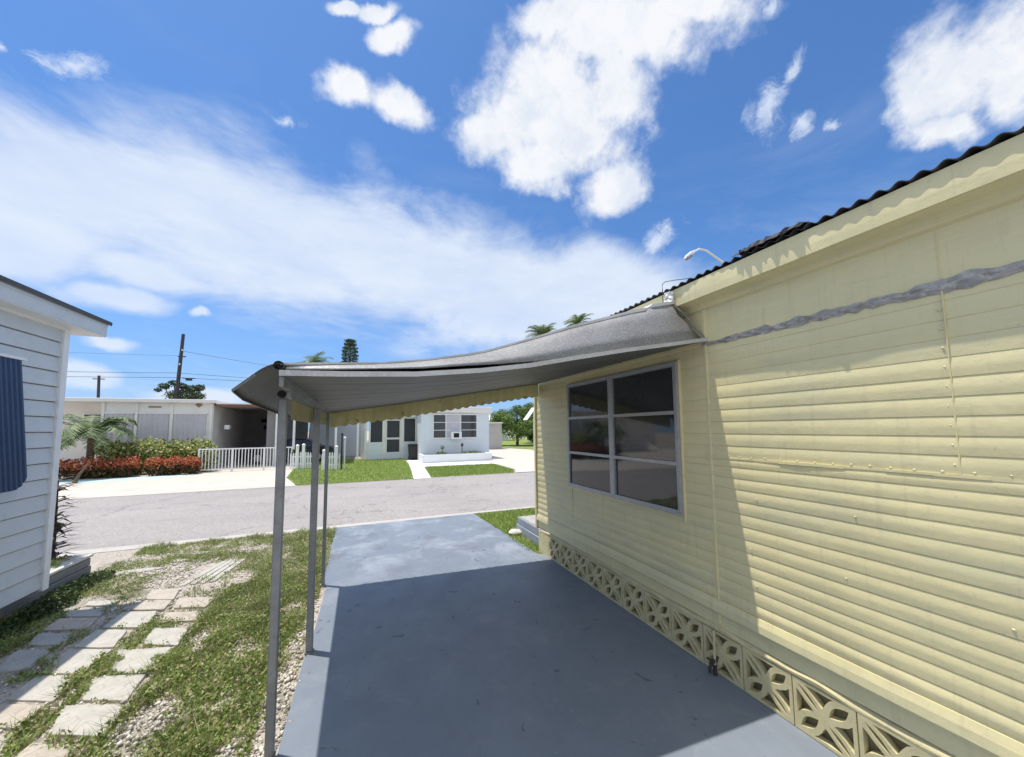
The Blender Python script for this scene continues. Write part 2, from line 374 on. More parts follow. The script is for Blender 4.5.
# ---------------------------------------------------------------- light
SX,SY=-.22,.153
sd=Vector((SX,SY,1)).normalized()
el=math.asin(sd.z); az=math.atan2(sd.x,sd.y)
sl=bpy.data.lights.new('sun','SUN'); sl.energy=4.2; sl.angle=math.radians(.55); sl.color=(1,.94,.84)
so=bpy.data.objects.new('sun',sl); COL.objects.link(so); so.rotation_euler=sd.to_track_quat('Z','Y').to_euler(); so.location=(0,0,30)
S.view_settings.view_transform='Standard'; S.view_settings.look='None'; S.view_settings.exposure=EXPO; S.view_settings.gamma=1
w=bpy.data.worlds.new('World'); S.world=w; w.use_nodes=True; nt=w.node_tree; L=nt.links.new
bg=nt.nodes['Background']; bg.inputs['Strength'].default_value=.10
sky=node(nt,'ShaderNodeTexSky'); sky.sky_type='NISHITA'; sky.sun_disc=False; sky.sun_elevation=el; sky.sun_rotation=az
sky.air_density=1.0; sky.dust_density=SKYD; sky.ozone_density=2.2; sky.altitude=0
tc=node(nt,'ShaderNodeTexCoord'); D=tc.outputs['Generated']
def vm(op,a,b=None):
    n=node(nt,'ShaderNodeVectorMath',operation=op)
    for i,x in enumerate((a,b)):
        if x is None: continue
        if isinstance(x,tuple): n.inputs[i].default_value=x
        else: L(x,n.inputs[i])
    return n.outputs['Value'] if op=='DOT_PRODUCT' else n.outputs['Vector']
def ma(op,*a,clamp=False):
    n=node(nt,'ShaderNodeMath',operation=op); n.use_clamp=clamp
    for i,x in enumerate(a):
        if isinstance(x,(int,float)): n.inputs[i].default_value=x
        else: L(x,n.inputs[i])
    return n.outputs[0]
def nz(scale,detail,rough,vec=D,col=False,dist=0):
    n=node(nt,'ShaderNodeTexNoise'); n.inputs['Scale'].default_value=scale; n.inputs['Detail'].default_value=detail; n.inputs['Roughness'].default_value=rough
    n.inputs['Distortion'].default_value=dist
    L(vec,n.inputs['Vector']); return n.outputs['Color'] if col else n.outputs['Fac']
def warp(scale,amt,det=3):
    c=nz(scale,det,.55,col=True); s=vm('SUBTRACT',c,(.5,.5,.5)); k=node(nt,'ShaderNodeVectorMath',operation='SCALE'); k.inputs['Scale'].default_value=amt; L(s,k.inputs[0])
    return vm('ADD',D,k.outputs[0])
def field(kind,W):
    cur=None
    for k,a,b in BLOBS:
        if k!=kind: continue
        u=vm('DOT_PRODUCT',W,a); v=vm('DOT_PRODUCT',W,b)
        r=ma('MULTIPLY',ma('SUBTRACT',1.0,ma('SQRT',ma('MULTIPLY_ADD',u,u,ma('MULTIPLY',v,v)))),2.1 if kind=='c' else 1.5)
        cur=r if cur is None else ma('SMOOTH_MAX',cur,r,.35)
    return cur
Wc=warp(9,.085,9); Ws=warp(4,.12,8); Ww=warp(14,.07,8)
def ss(x,a,b):
    n=node(nt,'ShaderNodeMapRange',interpolation_type='SMOOTHSTEP'); L(x,n.inputs[0]); n.inputs[1].default_value=a; n.inputs[2].default_value=b; return n.outputs[0]
fc=ma('MULTIPLY_ADD',nz(7,12,.64),.62,ma('MULTIPLY',nz(21,8,.6),.38)); f2=nz(22,7,.6)
dc=ss(ma('ADD',ma('MAXIMUM',field('c',Wc),-1.5),ma('MULTIPLY_ADD',fc,5.0,-2.3)),-.40,1.20)
strk=node(nt,'ShaderNodeMapping'); strk.inputs['Scale'].default_value=(1,1,2.6); L(D,strk.inputs[0])
fs=nz(3.2,9,.62,vec=strk.outputs[0],dist=.4)
behind=ma('MULTIPLY_ADD',vm('DOT_PRODUCT',D,(.376,.923,0.0)),-2.2,.15)  # unseen cloud cover added behind the camera to whiten the ambient light
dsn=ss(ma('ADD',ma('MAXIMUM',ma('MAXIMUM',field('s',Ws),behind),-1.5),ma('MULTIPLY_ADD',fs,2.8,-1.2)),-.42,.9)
fw=nz(15,9,.7,vec=Ww,dist=.6)
dw=ma('MULTIPLY',ss(ma('ADD',ma('MAXIMUM',field('w',Ww),-1.5),ma('MULTIPLY_ADD',fw,6.0,-2.9)),-.3,1.9),.85)
fs2=nz(5,8,.6,vec=strk.outputs[0])
dsn=ma('MULTIPLY',dsn,ma('MULTIPLY_ADD',fs2,.60,.60,clamp=True))
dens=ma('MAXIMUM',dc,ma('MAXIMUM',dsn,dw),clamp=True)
veil=ma('MULTIPLY',ss(nz(2.6,11,.66,vec=strk.outputs[0],dist=.5),.46,.80),.5)
sep0=node(nt,'ShaderNodeSeparateXYZ'); L(D,sep0.inputs[0])
veil=ma('MULTIPLY',veil,ss(sep0.outputs[2],.75,.1))
dens=ma('MAXIMUM',dens,veil)
dens=ma('MULTIPLY',dens,.97)
# cloud colour: thick parts whiter, faint grey modelling
shade=ss(nz(9,8,.62,vec=Wc),.34,.60)
cc=mixc(nt,shade,CLD1,CLD2)
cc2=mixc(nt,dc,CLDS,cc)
# a touch more haze to the horizon
sep=node(nt,'ShaderNodeSeparateXYZ'); L(D,sep.inputs[0])
hz=ss(sep.outputs[2],.42,0.0)
skyc=mixc(nt,1.0,sky.outputs[0],SKYM,'MULTIPLY')
skyc=mixc(nt,ma('MULTIPLY',hz,HZA),skyc,HZC)
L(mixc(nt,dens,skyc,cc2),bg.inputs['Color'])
w.cycles.sampling_method='MANUAL'; w.cycles.sample_map_resolution=512
# ================================================================ SETTING
WX=2.31   # plane of the yellow wall
m=MB(); m.box(-400,400,-60,600,-.30,-.05); struct(m.build('ground','soil'),'sandy ground with stones and sparse weeds under the lots','ground')
m=MB(); m.box(-120,120,7.42,13.15,-.2,-.012); struct(m.build('road','asphalt'),'pale grey asphalt street crossing in front of the driveway','road')
# soil of this lot, gently uneven
n=70; xs=np.linspace(-9,-.30,n); ys=np.linspace(-3,7.25,n)
P=[[(x,y,float(-.008+.006*fbm(np.array(x),np.array(y),2.2,3)-.004)) for y in ys] for x in xs]
struct(MB().grid(P).build('side_yard_soil','soil',smooth=True),'sandy gravel soil of the side yard between the two homes','ground')
m=MB(); m.prism([(-9,7.2),(-.42,7.17),(-.42,7.42),(-9,7.42)],-.1,-.004); m.prism([(2.12,7.28),(40,7.22),(40,7.42),(2.12,7.42)],-.1,-.004)
struct(m.build('kerb_strip','kerb'),'pale worn concrete strip along the near road edge','kerb')
m=MB(); m.prism([(-.42,7.24),(2.12,7.28),(2.12,7.42),(-.42,7.42)],-.1,-.003); struct(m.build('driveway_apron','kerb'),'bare concrete apron joining painted driveway to the road','pavement')
# painted slab (slightly irregular left edge)
m=MB(); L_=[(-.40,-3),(-.385,2.3),(-.375,3.25),(-.355,3.32),(-.335,4.6),(-.385,4.63),(-.40,5.6),(-.41,7.22)]
m.prism(L_+[(2.10,7.27),(2.21,5.30),(2.23,4.62),(2.40,4.5),(2.40,-3)],-.12,0); struct(m.build('driveway','slab',bevel=.004),'blue grey painted concrete driveway slab under the carport','driveway')
m=MB(); m.prism([(2.24,4.63),(30,4.63),(30,7.23),(2.13,7.27)],-.1,-.012); struct(m.build('verge_lawn','lawn'),'green lawn verge beyond the corner of the yellow home','lawn')

# ================================================================ YELLOW HOME
H=thing('yellow_mobile_home','pale yellow mobile home with lapped metal siding and pierced block skirting beside the driveway','mobile home',(WX,4.5,0))
Y0,Y1=-3.2,4.74
prof=[]   # (z, outward)
def lap(z1,z0,A,n=6,lip=.004):
    for i in range(10):
        t=i/9; s=math.sin(min(1,t/.58)*PI/2); e=0 if t<.5 else (t-.5)/.5
        prof.append((z1+(z0-z1)*t, A*(s-.42*e**1.6)))
    prof.append((z0-.0022,-.0015))
prof.append((2.60,.002)); prof.append((2.30,.002))
for z1,z0 in ((2.295,2.235),(2.232,2.152),(2.149,2.070),(2.067,1.988)): lap(z1,z0,.0022)
zz=[1.985,1.902,1.82,1.737,1.653,1.571,1.487]
for i in range(6): lap(zz[i]-.003,zz[i+1],.0052)
zz=[1.485,1.43,1.357,1.285,1.208,1.128,1.05,.970,.890,.812,.737,.668]
for i in range(11): lap(zz[i]-.003,zz[i+1],.0052)
lap(.665,.585,.007); lap(.582,.512,.010,8); 
for z,o in ((.508,.010),(.47,.022),(.43,.026),(.423,.024),(.42,.004),(.33,.002),(.325,.002)): prof.append((z,o))
prof=[p for i,p in enumerate(prof) if i==0 or p[0]<prof[i-1][0]-1e-5]
ysw=sorted(set(list(np.round(np.arange(Y0,Y1+.01,.12),3))+[Y1]))
WIN=(2.15,3.82,1.02,2.22)
Pz=[]
for y in ysw:
    row=[]
    for z,o in prof:
        wv=.0022*math.sin(y*5.1+z*3)+.0016*math.sin(y*11.3-z*7)
        row.append((WX-o-wv*(1 if z<2.2 else .6),y,z))
    Pz.append(row)
m=MB().grid(Pz)
WALLMB=m
# seams, battens and screw heads (screws belong to the siding mesh)
def screw(m,y,z,o,r=.006):
    n=7; v=[(WX-o-.001,y+r*math.cos(2*PI*k/n),z+r*math.sin(2*PI*k/n)) for k in range(n)]+[(WX-o-.006,y,z)]
    m.add(v,[(k,(k+1)%n,n) for k in range(n)])
m=MB()
m.box(WX-.0075,WX,.718,.722,1.478,2.29); m.box(WX-.0045,WX,.718,.722,2.33,2.56)
for k in range(48):
    y=Y0+k*.16; m.box(WX-.0075-.0012*math.sin(k*2.1),WX,y,y+.16,1.478+.0025*math.sin(k*1.3),1.492)
SEAM=m
m=WALLMB
for k in range(30):
    y=1.76-k*.083+.012*math.sin(k*7)
    if y>-1.2: screw(m,y,1.500+.002*math.sin(k*5),.0045,.006)
for k in range(9): screw(m,.735,1.531+k*.083,.0035,.006)
for y in (.60,1.12,1.62,.1,-.5):
    for z in (1.24,.92,.70): screw(m,y+.03*math.sin(z*9),z,.0055,.006)
wall=m.build('siding_wall','yellow',H); SEAM.build('panel_seam','yellow',wall)
for (ya,za,zb) in ((1.905,.34,2.56),):
    m=MB(); m.box(WX-.0075,WX,ya-.014,ya+.014,za,zb); m.box(WX-.010,WX,ya-.010,ya-.006,za,zb); m.build('batten','yellow',H,bevel=.003)
m=MB(); m.box(WX-.008,WX,3.79,3.796,.34,1.0); m.build('batten','yellow',H)
# grey sealant smear
pts=np.linspace(-3.1,1.93,320); top=[];bot=[]
fa=fbm(pts,pts*0+1,9,5); fb=fbm(pts,pts*0+4,13,6); fc_=fbm(pts,pts*0,30,9)
rj=np.interp(pts,np.arange(-3.3,2.1,.034),RNG.normal(size=len(np.arange(-3.3,2.1,.034)))*.007)+np.interp(pts,np.arange(-3.3,2.1,.21),RNG.normal(size=len(np.arange(-3.3,2.1,.21)))*.008)
rk=np.interp(pts,np.arange(-3.3,2.1,.045),RNG.normal(size=len(np.arange(-3.3,2.1,.045)))*.006)
P=[]
for i,y in enumerate(pts):
    hh=(.027+.014*abs(fa[i])+rj[i])*(1.0 if y<.9 else max(.38,1.0-.62*(y-.9))); z0=2.298-max(.008,hh)-.004*fb[i]; z1=2.305+max(.005,hh*.65+rk[i])+.004*fb[i]
    row=[]
    for j in range(7):
        t=j/6; th=math.sin(t*PI)**.6*(.008+.005*math.sin(y*31+j*2)+.006*math.sin(y*73+j*5)*math.sin(y*17))+.0005
        row.append((WX-.004-th,float(y),float(z0+(z1-z0)*t)))
    P.append(row)
MB().grid(P).build('sealant_smear','sealant',H,smooth=False)
# end wall, far wall, floor, plinth under the far side
m=MB()
P=[]
xe=np.linspace(WX,6.3,3)
lz=[(2.6,0)]; z=2.5
while z>.36:
    for t in (0,.4,.8,1): lz.append((z-.107*t,.012*math.sin(t*PI/2)))
    z-=.11
lz.append((.325,0))
MB().grid([[(float(x),Y1+o,z) for z,o in lz] for x in xe]).build('end_wall','yellow',H)
m=MB(); m.box(WX-.028,WX+.03,Y1-.012,Y1+.03,.30,2.58); m.build('corner_trim','yellow',H,bevel=.004)
m=MB(); m.box(6.26,6.3,Y0,Y1,0,2.7); m.box(WX+.01,6.3,Y0-.03,Y0,0,2.7); m.build('rear_wall','yellow',H)
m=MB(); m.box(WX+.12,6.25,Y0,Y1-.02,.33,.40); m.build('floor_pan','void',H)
m=MB(); m.box(WX+.03,6.3,Y1-.10,Y1-.02,-.05,.325); m.build('end_skirting','block',H)
# window openings: frame with two sash columns of three panes
Wn=None
m=MB(); ya,yb,za,zb=WIN; o=.040; f=.024
m.box(WX-o,WX+.02,ya,yb,zb-f,zb); m.box(WX-o,WX+.02,ya,yb,za,za+f); m.box(WX-o,WX+.02,ya,ya+f,za+f,zb-f); m.box(WX-o,WX+.02,yb-f,yb,za+f,zb-f)
m.box(WX-o-.004,WX+.02,2.958,3.012,za+f,zb-f)
Wn=m.build('window','alu',H,bevel=.003)
m=MB(); m.box(WX-.022,WX,ya-.010,ya-.001,za-.05,zb+.01); m.build('window_trim','yellow',H)
for (a,b) in ((ya+f,2.958),(3.012,yb-f)):
    zs=[za+f,1.415,1.815,zb-f]
    for k in range(3):
        m=MB(); zt,zbm=zs[k+1],zs[k]; r=.014; X0=WX-.040; X1=WX-.014
        m.box(X0,X1,a,b,zt-r,zt); m.box(X0,X1,a,b,zbm,zbm+r); m.box(X0,X1,a,a+r*.8,zbm+r,zt-r); m.box(X0,X1,b-r*.8,b,zbm+r,zt-r); sa=m.build('sash','alu',Wn)
        m=MB(); til=.004*math.sin(k*2.3+a); m.add([(WX-.024,a+.01,zbm+.01),(WX-.024+til*.5,b-.01,zbm+.01),(WX-.022+til,b-.01,zt-.01),(WX-.021,a+.01,zt-.01)],[(0,1,2,3)])
        m.box(WX-.012,WX-.010,a+.01,b-.01,zbm+.01,zt-.01); m.build('pane','glass',Wn)
# crown between wall and fascia, fascia, roof
FX=2.18
m=MB(); m.sheet([[(x,y,z) for (x,z) in ((FX+.012,2.625),(FX+.03,2.612),(WX-.045,2.600),(WX-.030,2.590),(WX-.022,2.562),(WX-.002,2.553))] for y in (Y0,0,2,4.85)],(0,0,.008)); m.build('soffit','yellow',H)
P=[]
for y in np.arange(Y0,4.86,.15):
    wv=.003*math.sin(y*3.3)+.002*math.sin(y*8.1)
    P.append([(FX+wv,float(y),2.612+wv),(FX-.002+wv,float(y),2.66),(FX+wv*.5,float(y),2.745)])
MB().sheet(P,(.016,0,0)).build('fascia','yellow',H)
m=MB(); m.box(FX+.016,6.3,4.52,4.85,2.60,2.70); m.build('gable_soffit','yellow',H)
ycr=np.arange(Y0,4.95,.0085); xr=[2.166,2.20,2.4,2.9,4.2,6.4]
rg=np.random.default_rng(4); jit=np.interp(ycr,np.arange(Y0-1,5.5,.25),rg.normal(size=len(np.arange(Y0-1,5.5,.25))))
P=[]
for i,y in enumerate(ycr):
    row=[]
    for j,x in enumerate(xr):
        ph=2*PI*y/.070; damp=1 if j<3 else 1
        x_=x+(.006*jit[i] if j==0 else 0)
        row.append((float(x_),float(y),float(2.762+.004*jit[i]*(j<2)+(x-2.166)*.10+.0095*math.cos(ph)*damp)))
    P.append(row)
MB().sheet(P,(0,0,.004)).build('corrugated_roof','tin',H)
# lifted ragged sheet edge + crumpled flashing + loose cable
m=MB(); rr=random.Random(5)
P=[]
for i in range(26):
    y=1.55-i*.016; hh=.010*math.sin(i/25*PI)+.014*rr.random()
    P.append([(2.135+.02*rr.random(),y,2.768+.2*hh),(2.15+.03*rr.random(),y,2.785+hh*.8),(2.22,y,2.80+hh*.6),(2.32,y,2.79)])
m.sheet(P,(0,0,.004)); m.build('lifted_roof_edge','tin',H)
m=MB(); P=[]
for i in range(7):
    P.append([(2.13+.03*rr.random(),2.10-.014*i+.012*rr.random(),2.66+.013*j+.012*rr.random()-.004*i) for j in range(7)])
m.sheet(P,(.004,0,.002)); m.build('crumpled_flashing','bright',H)
m=MB(); m.tube([(2.12,2.10,2.66),(2.12,2.10,2.76),(2.12,2.10,2.80),(2.13,2.08,2.815),(2.17,2.02,2.812),(2.22,1.94,2.80),(2.3,1.88,2.79)],.0028,6); m.build('loose_cable','wire',H)
# pierced screen blocks
def vesica(cx,cy,l,w,ang,n=7):
    p=[]
    for i in range(n): t=i/n; p.append((-l/2+l*t, w/2*math.sin(t*PI)))
    for i in range(n): t=i/n; p.append((l/2-l*t,-w/2*math.sin(t*PI)))
    c,s=math.cos(ang),math.sin(ang); return [(cx+x*c-y*s,cy+x*s+y*c) for x,y in p]
tri0=[(.06,.79),(.06,.33),(.12,.40),(.21,.455),(.29,.49),(.335,.525),(.29,.57),(.19,.66),(.11,.75)]
rf=lambda p:[(1-y,1-x) for x,y in p]; pr_=lambda p:[(1-x,1-y) for x,y in p]
holes=[vesica(.26,.26,.44,.185,PI/4,9),vesica(.74,.74,.44,.185,PI/4,9),
 vesica(.26,.74,.48,.075,-PI/4),vesica(.74,.26,.48,.075,-PI/4),tri0,rf(tri0),pr_(tri0),pr_(rf(tri0))]
def block(m,w,h,d,sw,sh):
    outer=[(.0,.0),(1,0),(1,1),(0,1)]
    loops=[outer]+holes; vecs=[[Vector((x*w,y*h,0)) for x,y in lp] for lp in loops]
    tris=tessellate_polygon(vecs); flat=[v for l in vecs for v in l]; n=len(flat)
    vs=[(0,-v.x,v.y) for v in flat]+[(d,-v.x,v.y) for v in flat]
    fs=[tuple(t) for t in tris]+[tuple(i+n for i in t[::-1]) for t in tris]
    o=0
    for l in vecs:
        k=len(l)
        for i in range(k): a,b=o+i,o+(i+1)%k; fs.append((a,b,b+n,a+n))
        o+=k
    m.add(vs,fs)
bw=.2975; bmesh0=None
mb=MB(); block(mb,bw-.006,.275,.042,0,0)
meb=bpy.data.meshes.new('breeze_block'); meb.from_pydata(mb.v,[],mb.f); meb.materials.append(M['block'])
bmx=bmesh.new(); bmx.from_mesh(meb); bmesh.ops.recalc_face_normals(bmx,faces=bmx.faces); bmx.to_mesh(meb); bmx.free()
yb=4.42
while yb>-1.6:
    o=bpy.data.objects.new('breeze_block',meb); COL.objects.link(o); o.parent=H; o.location=Vector((WX-.004,yb,.004))-Vector(H.location); yb-=bw
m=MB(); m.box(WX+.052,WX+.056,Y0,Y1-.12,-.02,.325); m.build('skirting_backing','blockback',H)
P=[]; 
m=MB(); m.box(WX-.004,WX+.08,4.425,Y1-.02,-.02,.285); m.build('corner_block','block',H,bevel=.005)
for y in np.arange(-3,4.66,.02):
    wv=.010*math.sin(y*10.6)+.007*math.sin(y*4.1+1)+.005*math.sin(y*23)*math.sin(y*3)
    P.append([(WX-.006,float(y),.285),(WX-.007-.25*wv,float(y),.284+wv*.8),(WX-.009-.3*wv,float(y),.297+wv),(WX-.004,float(y),.305+wv),(WX+.012,float(y),.322+wv*.6),(WX+.03,float(y),.322+wv*.5)])
MB().grid(P).build('mortar_ledge','block',H,smooth=False)
# stand pipe with tap
m=MB(); m.tube([(WX-.035,1.93,.06),(WX-.035,1.925,.29),(WX-.01,1.925,.305)],.008,8); sp=m.build('stand_pipe','block',H)
m=MB(); m.tube([(WX-.035,1.93,.10),(WX-.06,1.935,.09),(WX-.085,1.93,.05),(WX-.085,1.93,.03)],.011,8); m.tube([(WX-.07,1.90,.105),(WX-.07,1.96,.105)],.007,6); m.tube([(WX-.035,1.93,.0),(WX-.035,1.93,.07)],.014,8); m.build('tap','pole',sp)

# ================================================================ CARPORT
C=thing('metal_carport','grey metal awning carport with pitted sloping side and thin pipe posts over the driveway','carport',(-.4,3.3,0))
def ip(x,pts):
    if x<=pts[0][0]: return pts[0][1]
    for (a,b),(c,d) in zip(pts,pts[1:]):
        if x<=c: t=(x-a)/(c-a); return b+(d-b)*t
    return pts[-1][1]
NB=[(-.36,1.955),(-.1,1.962),(.25,1.978),(.6,2.015),(.9,2.06),(1.18,2.118),(1.6,2.20),(2.0,2.27),(2.30,2.325)]
FB=[(-.36,1.905),(.3,2.00),(1.05,2.125),(1.7,2.235),(2.30,2.33)]
TP=[(-.36,2.005),(.08,2.035),(.3,2.065),(.6,2.122),(.9,2.222),(1.22,2.335),(1.7,2.485),(2.14,2.595)]
YN,YF=1.95,4.78
def dy(x): return -.045*max(0,(x-.5)/1.8)
def yk(x,y): return YN+(y-YN)*(1-.045*(x+.36)/2.66)+dy(x)*(1-(y-YN)/(YF-YN))
xs=[-.36,-.23,-.1,.08,.25,.42,.6,.75,.9,1.05,1.2,1.4,1.6,1.8,2.0,2.15,2.285]
def zu(x,y):
    t=max(0,min(1,(y-YN)/(YF-YN))); t=t*t*(3-2*t)
    return ip(x,NB)*(1-t)+ip(x,FB)*t
ysu=[]; y=YN
pan=.31
k=0
while y<YF-.01:
    ysu+=[(y,0),(y+.012,-.0025),(y+.030,-.0025),(y+.042,0)]; y+=pan
ysu.append((YF,0))
P=[[(x,yk(x,yy),zu(x,yy)+d) for yy,d in ysu] for x in xs]
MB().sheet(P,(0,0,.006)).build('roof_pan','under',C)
# near lip
P=[[(x,YN-.022+dy(x),zu(x,YN)-.004),(x,YN-.024+dy(x),zu(x,YN)+.022),(x,YN+.004+dy(x),zu(x,YN)+.024)] for x in xs+[2.309]]
MB().sheet(P,(0,.004,0)).build('near_lip','lip',C)
# pitted side panel
def ptop(x):
    q=(x+.34)/2.44; Yt=YN+.02+.075*q+.10*math.sin(PI*min(1,max(0,q))); k=Yt/1.95
    return Yt,x+(x*(k-1) if q<.9 else x*(k-1)*.4),1.7+(max(ip(x,TP),zu(x,YN)+.047)-1.7)*k
xp=[x for x in np.linspace(-.34,2.10,26)]
P=[]
for x in xp:
    q=(x+.34)/2.44; zb=zu(x,YN)+.027+.030*min(1,3*q)*(1-.45*q); Yt,X_,zt=ptop(x)
    P.append([(x+.20*q,YN+.004+dy(x),zb),(x+.135*q,YN+.004+dy(x)*.67+(Yt-YN)*.30,zb+(zt-zb)*.34),(x+.07*q,YN+.004+dy(x)*.33+(Yt-YN)*.64,zb+(zt-zb)*.68),(X_,Yt,zt)])
sp=MB().sheet(P,(.0,.006,.0)).build('side_panel','panel',C,smooth=True)
m=MB(); m.tube([(2.303,YN-.050,zu(2.28,YN)+.030),(2.265,YN-.012,2.425),(2.215,YN+.035,2.535),(2.165,YN+.08,2.612)],.006,6); m.build('panel_end_trim','panel',C)
# upper roof sheet with bright rolled rim
P=[]
for x in np.linspace(-.36,2.15,24):
    q=max(0,(x+.36)/2.5); Yt,X_,zt=ptop(x); u=.020*max(0,q-.25)
    P.append([(X_,Yt-.004,zt+.001),(X_,Yt-.006,zt+.008+u),(X_,Yt+.03,zt+.012+u),(X_,Yt+.5,zt+.012),(x,yk(x,YF-.3),max(zu(x,YF)+.04,zt-.05)),(x,yk(x,YF),zu(x,YF)+.02)])
MB().sheet(P,(0,.003,-.004)).build('roof_sheet','bright',C,smooth=False)
# curved left overhang
P=[]
for yy in (1.95,2.0,2.08,2.16,2.34,2.78,3.3,4.0,4.8):
    t=(yy-1.95)/2.85; reach=min(1,.42+ (yy-1.95)/.21*.58); ze=ip(yy,[(1.95,1.895),(2.16,1.90),(2.34,1.87),(2.78,1.85),(3.3,1.83),(4.8,1.80)])
    x0=-.352; z0=2.012-.035*t; xe_=-.36-.24*reach
    if yy<2.16: ze=1.955+(1.90-1.955)*(yy-1.95)/.21
    row=[]
    for k in range(9):
        s=k/8; row.append((x0+(xe_-x0)*s, yy, z0+(ze-z0)*(.25*s+.75*s**2.2)))
    P.append(row)
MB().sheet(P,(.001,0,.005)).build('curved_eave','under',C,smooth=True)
P2=[[r_[-1],(r_[-1][0]+.002,r_[-1][1],r_[-1][2]-.008)] for r_ in P]
MB().sheet(P2,(.004,0,0)).build('eave_hem','panel',C)
m=MB(); m.tube([(-.365,1.935,2.000),(-.365,4.8,1.955)],.021,12,caps=False); m.tube([(-.365,1.935,2.000),(-.365,4.8,1.955)],.017,12,caps=False); m.tube([(-.365,1.99,1.999),(-.365,2.0,1.999)],.017,12); m.build('edge_pipe','under',C)
m=MB(); m.box(-.395,-.365,2.27,4.76,1.880,1.908); m.box(-.370,-.352,1.99,4.76,1.908,1.955); m.build('side_rail','galv',C)
m=MB(); m.tube([(-.405,2.25,1.895),(-.405,2.29,1.895)],.020,10); m.build('rail_end','void',C)
for (x,y,w,d,ztop) in ((-.418,2.38,.021,.021,1.88),(-.348,3.33,.024,.024,1.88),(-.372,4.64,.017,.017,1.88)):
    m=MB(); m.box(x-w,x+w,y-d,y+d,.012,ztop); po=m.build('post','galv',C,bevel=.005)
    m=MB(); m.box(x-w-.006,x+w+.006,y-d-.006,y+d+.006,.0,.012); m.build('post_foot','galv',po)
# scalloped valances
def valance(p0,p1,ztop,drop,name,scal=.10,thick=.004):
    n=int((Vector(p1)-Vector(p0)).length/scal*8); P=[]
    d=(Vector(p1)-Vector(p0)); ln=d.length; nrm=Vector((-d.y,d.x,0)).normalized()
    for i in range(n+1):
        t=i/n; p=Vector(p0)+d*t; s=abs(math.sin(t*ln/scal*PI)); wv=.004*math.sin(t*ln/scal*2*PI)
        zt=ztop(t); P.append([(p.x+nrm.x*wv,p.y+nrm.y*wv,zt),(p.x+nrm.x*wv,p.y+nrm.y*wv,zt-drop*.5),(p.x+nrm.x*wv,p.y+nrm.y*wv,zt-drop-.022*s)])
    return MB().sheet(P,(nrm.x*thick,nrm.y*thick,0)).build(name,'valance',C)
valance((-.36,4.77),(2.30,4.64),lambda t:zu(-.36+2.64*t,YF)+.01,.17,'end_valance',.105)
valance((-.385,2.45),(-.385,4.74),lambda t:1.882,.10,'side_valance',.12)

# ================================================================ LEFT HOME
W=thing('white_sided_home','white vinyl sided home with navy shutter and overhanging eave on the left lot','house',(-2.85,5.19,0))
LX=-2.85; P=[]
lz=[(2.78,0)]; z=2.76
while z>.24:
    zb=max(z-.150,.21); lz+= [(z,-.030),(z-.007,-.030),(z-.008,.004),(z-(z-zb)*.5,.012),(zb+.006,.021),(zb+.001,.019),(zb,-.030)]
    z=zb
P=[[(LX+o,y,zz_) for zz_,o in lz] for y in (-2,0,2,4,5.12)]
MB().grid(P).build('siding_wall','white_siding',W)
m=MB(); m.box(LX-.02,LX+.034,5.07,5.145,.185,2.765); m.box(LX-.06,LX-.02,5.125,5.152,.185,2.765); m.build('corner_trim','white_trim',W,bevel=.004)
m=MB(); m.box(LX+.002,LX+.03,-2,5.07,2.735,2.762); m.build('frieze','white_trim',W)
P=[[(x,5.12+o,zz_) for zz_,o in lz] for x in (-9,-5,LX)]
MB().grid(P).build('street_wall','white_siding',W)
m=MB(); m.box(-9,LX,-2.02,-2.0,.2,2.8); m.box(-9.02,-9,-2,5.19,0,2.8); m.build('rear_wall','white_siding',W)
m=MB(); m.box(-9.3,-2.675,-2.3,5.41,2.756,2.764); m.build('soffit','white_trim',W)
m=MB(); m.box(-2.69,-2.67,-2.3,5.41,2.765,2.905); m.box(-2.674,-2.664,-2.3,5.412,2.87,2.908); m.box(-9.3,-2.69,5.39,5.41,2.765,2.905); m.build('fascia','white_siding',W)
m=MB(); P=[[(-2.645,y,2.912),(-2.645,y,2.934),(-3.0,y,2.975),(-6,y,3.35),(-9.35,y,2.93)] for y in (-2.35,5.44)]
m.sheet(P,(-.002,0,-.02)); m.build('roof','roof_dark',W)
m=MB(); m.box(LX+.012,LX+.026,4.25,4.262,2.3,2.75); m.build('siding_joint','white_trim',W)
m=MB(); m.box(-9,LX-.10,-2,5.15,-.05,.22); m.build('skirting','wall_grey_block',W)
# navy ribbed shutter tilted out at its foot
P=[]; 
for i in range(81):
    y=4.60-i*.0165; rib=.009*abs(math.sin(i*PI/3))**.5
    r=.17; e=y-3.28 if False else 4.60-y; cut=0 if e>r else r-math.sqrt(max(0,r*r-(r-e)**2))
    row=[]
    for t in (0,.25,.5,.75,.9,1):
        z=2.34-(1.12-cut)*t; row.append((LX+.035+.115*(2.34-z)/1.15+rib,y,z))
    P.append(row)
sh=MB().sheet(P,(-.004,0,0)).build('ribbed_shutter','awn_blue',W)
m=MB(); m.box(LX+.022,LX+.055,3.2,4.62,2.342,2.368); m.build('shutter_header','white_trim',W,bevel=.003)
# retaining wall
T=thing('planter_wall','low wall of stacked weathered grey courses with pale cap beside the white home','planter wall',(-2.97,5.6,0))
m=MB()
for k in range(3):
    m.box(-3.14,-2.955+.004*(k%2),4.75,6.04-.01*k,-.04+k*.09,-.04+k*.09+.082)
m.build('wall_courses','wall_grey_block',T,bevel=.008)
m=MB(); m.box(-3.15,-2.945,5.22,6.05,.232,.262); m.build('cap_course','block_cap',T,bevel=.006)
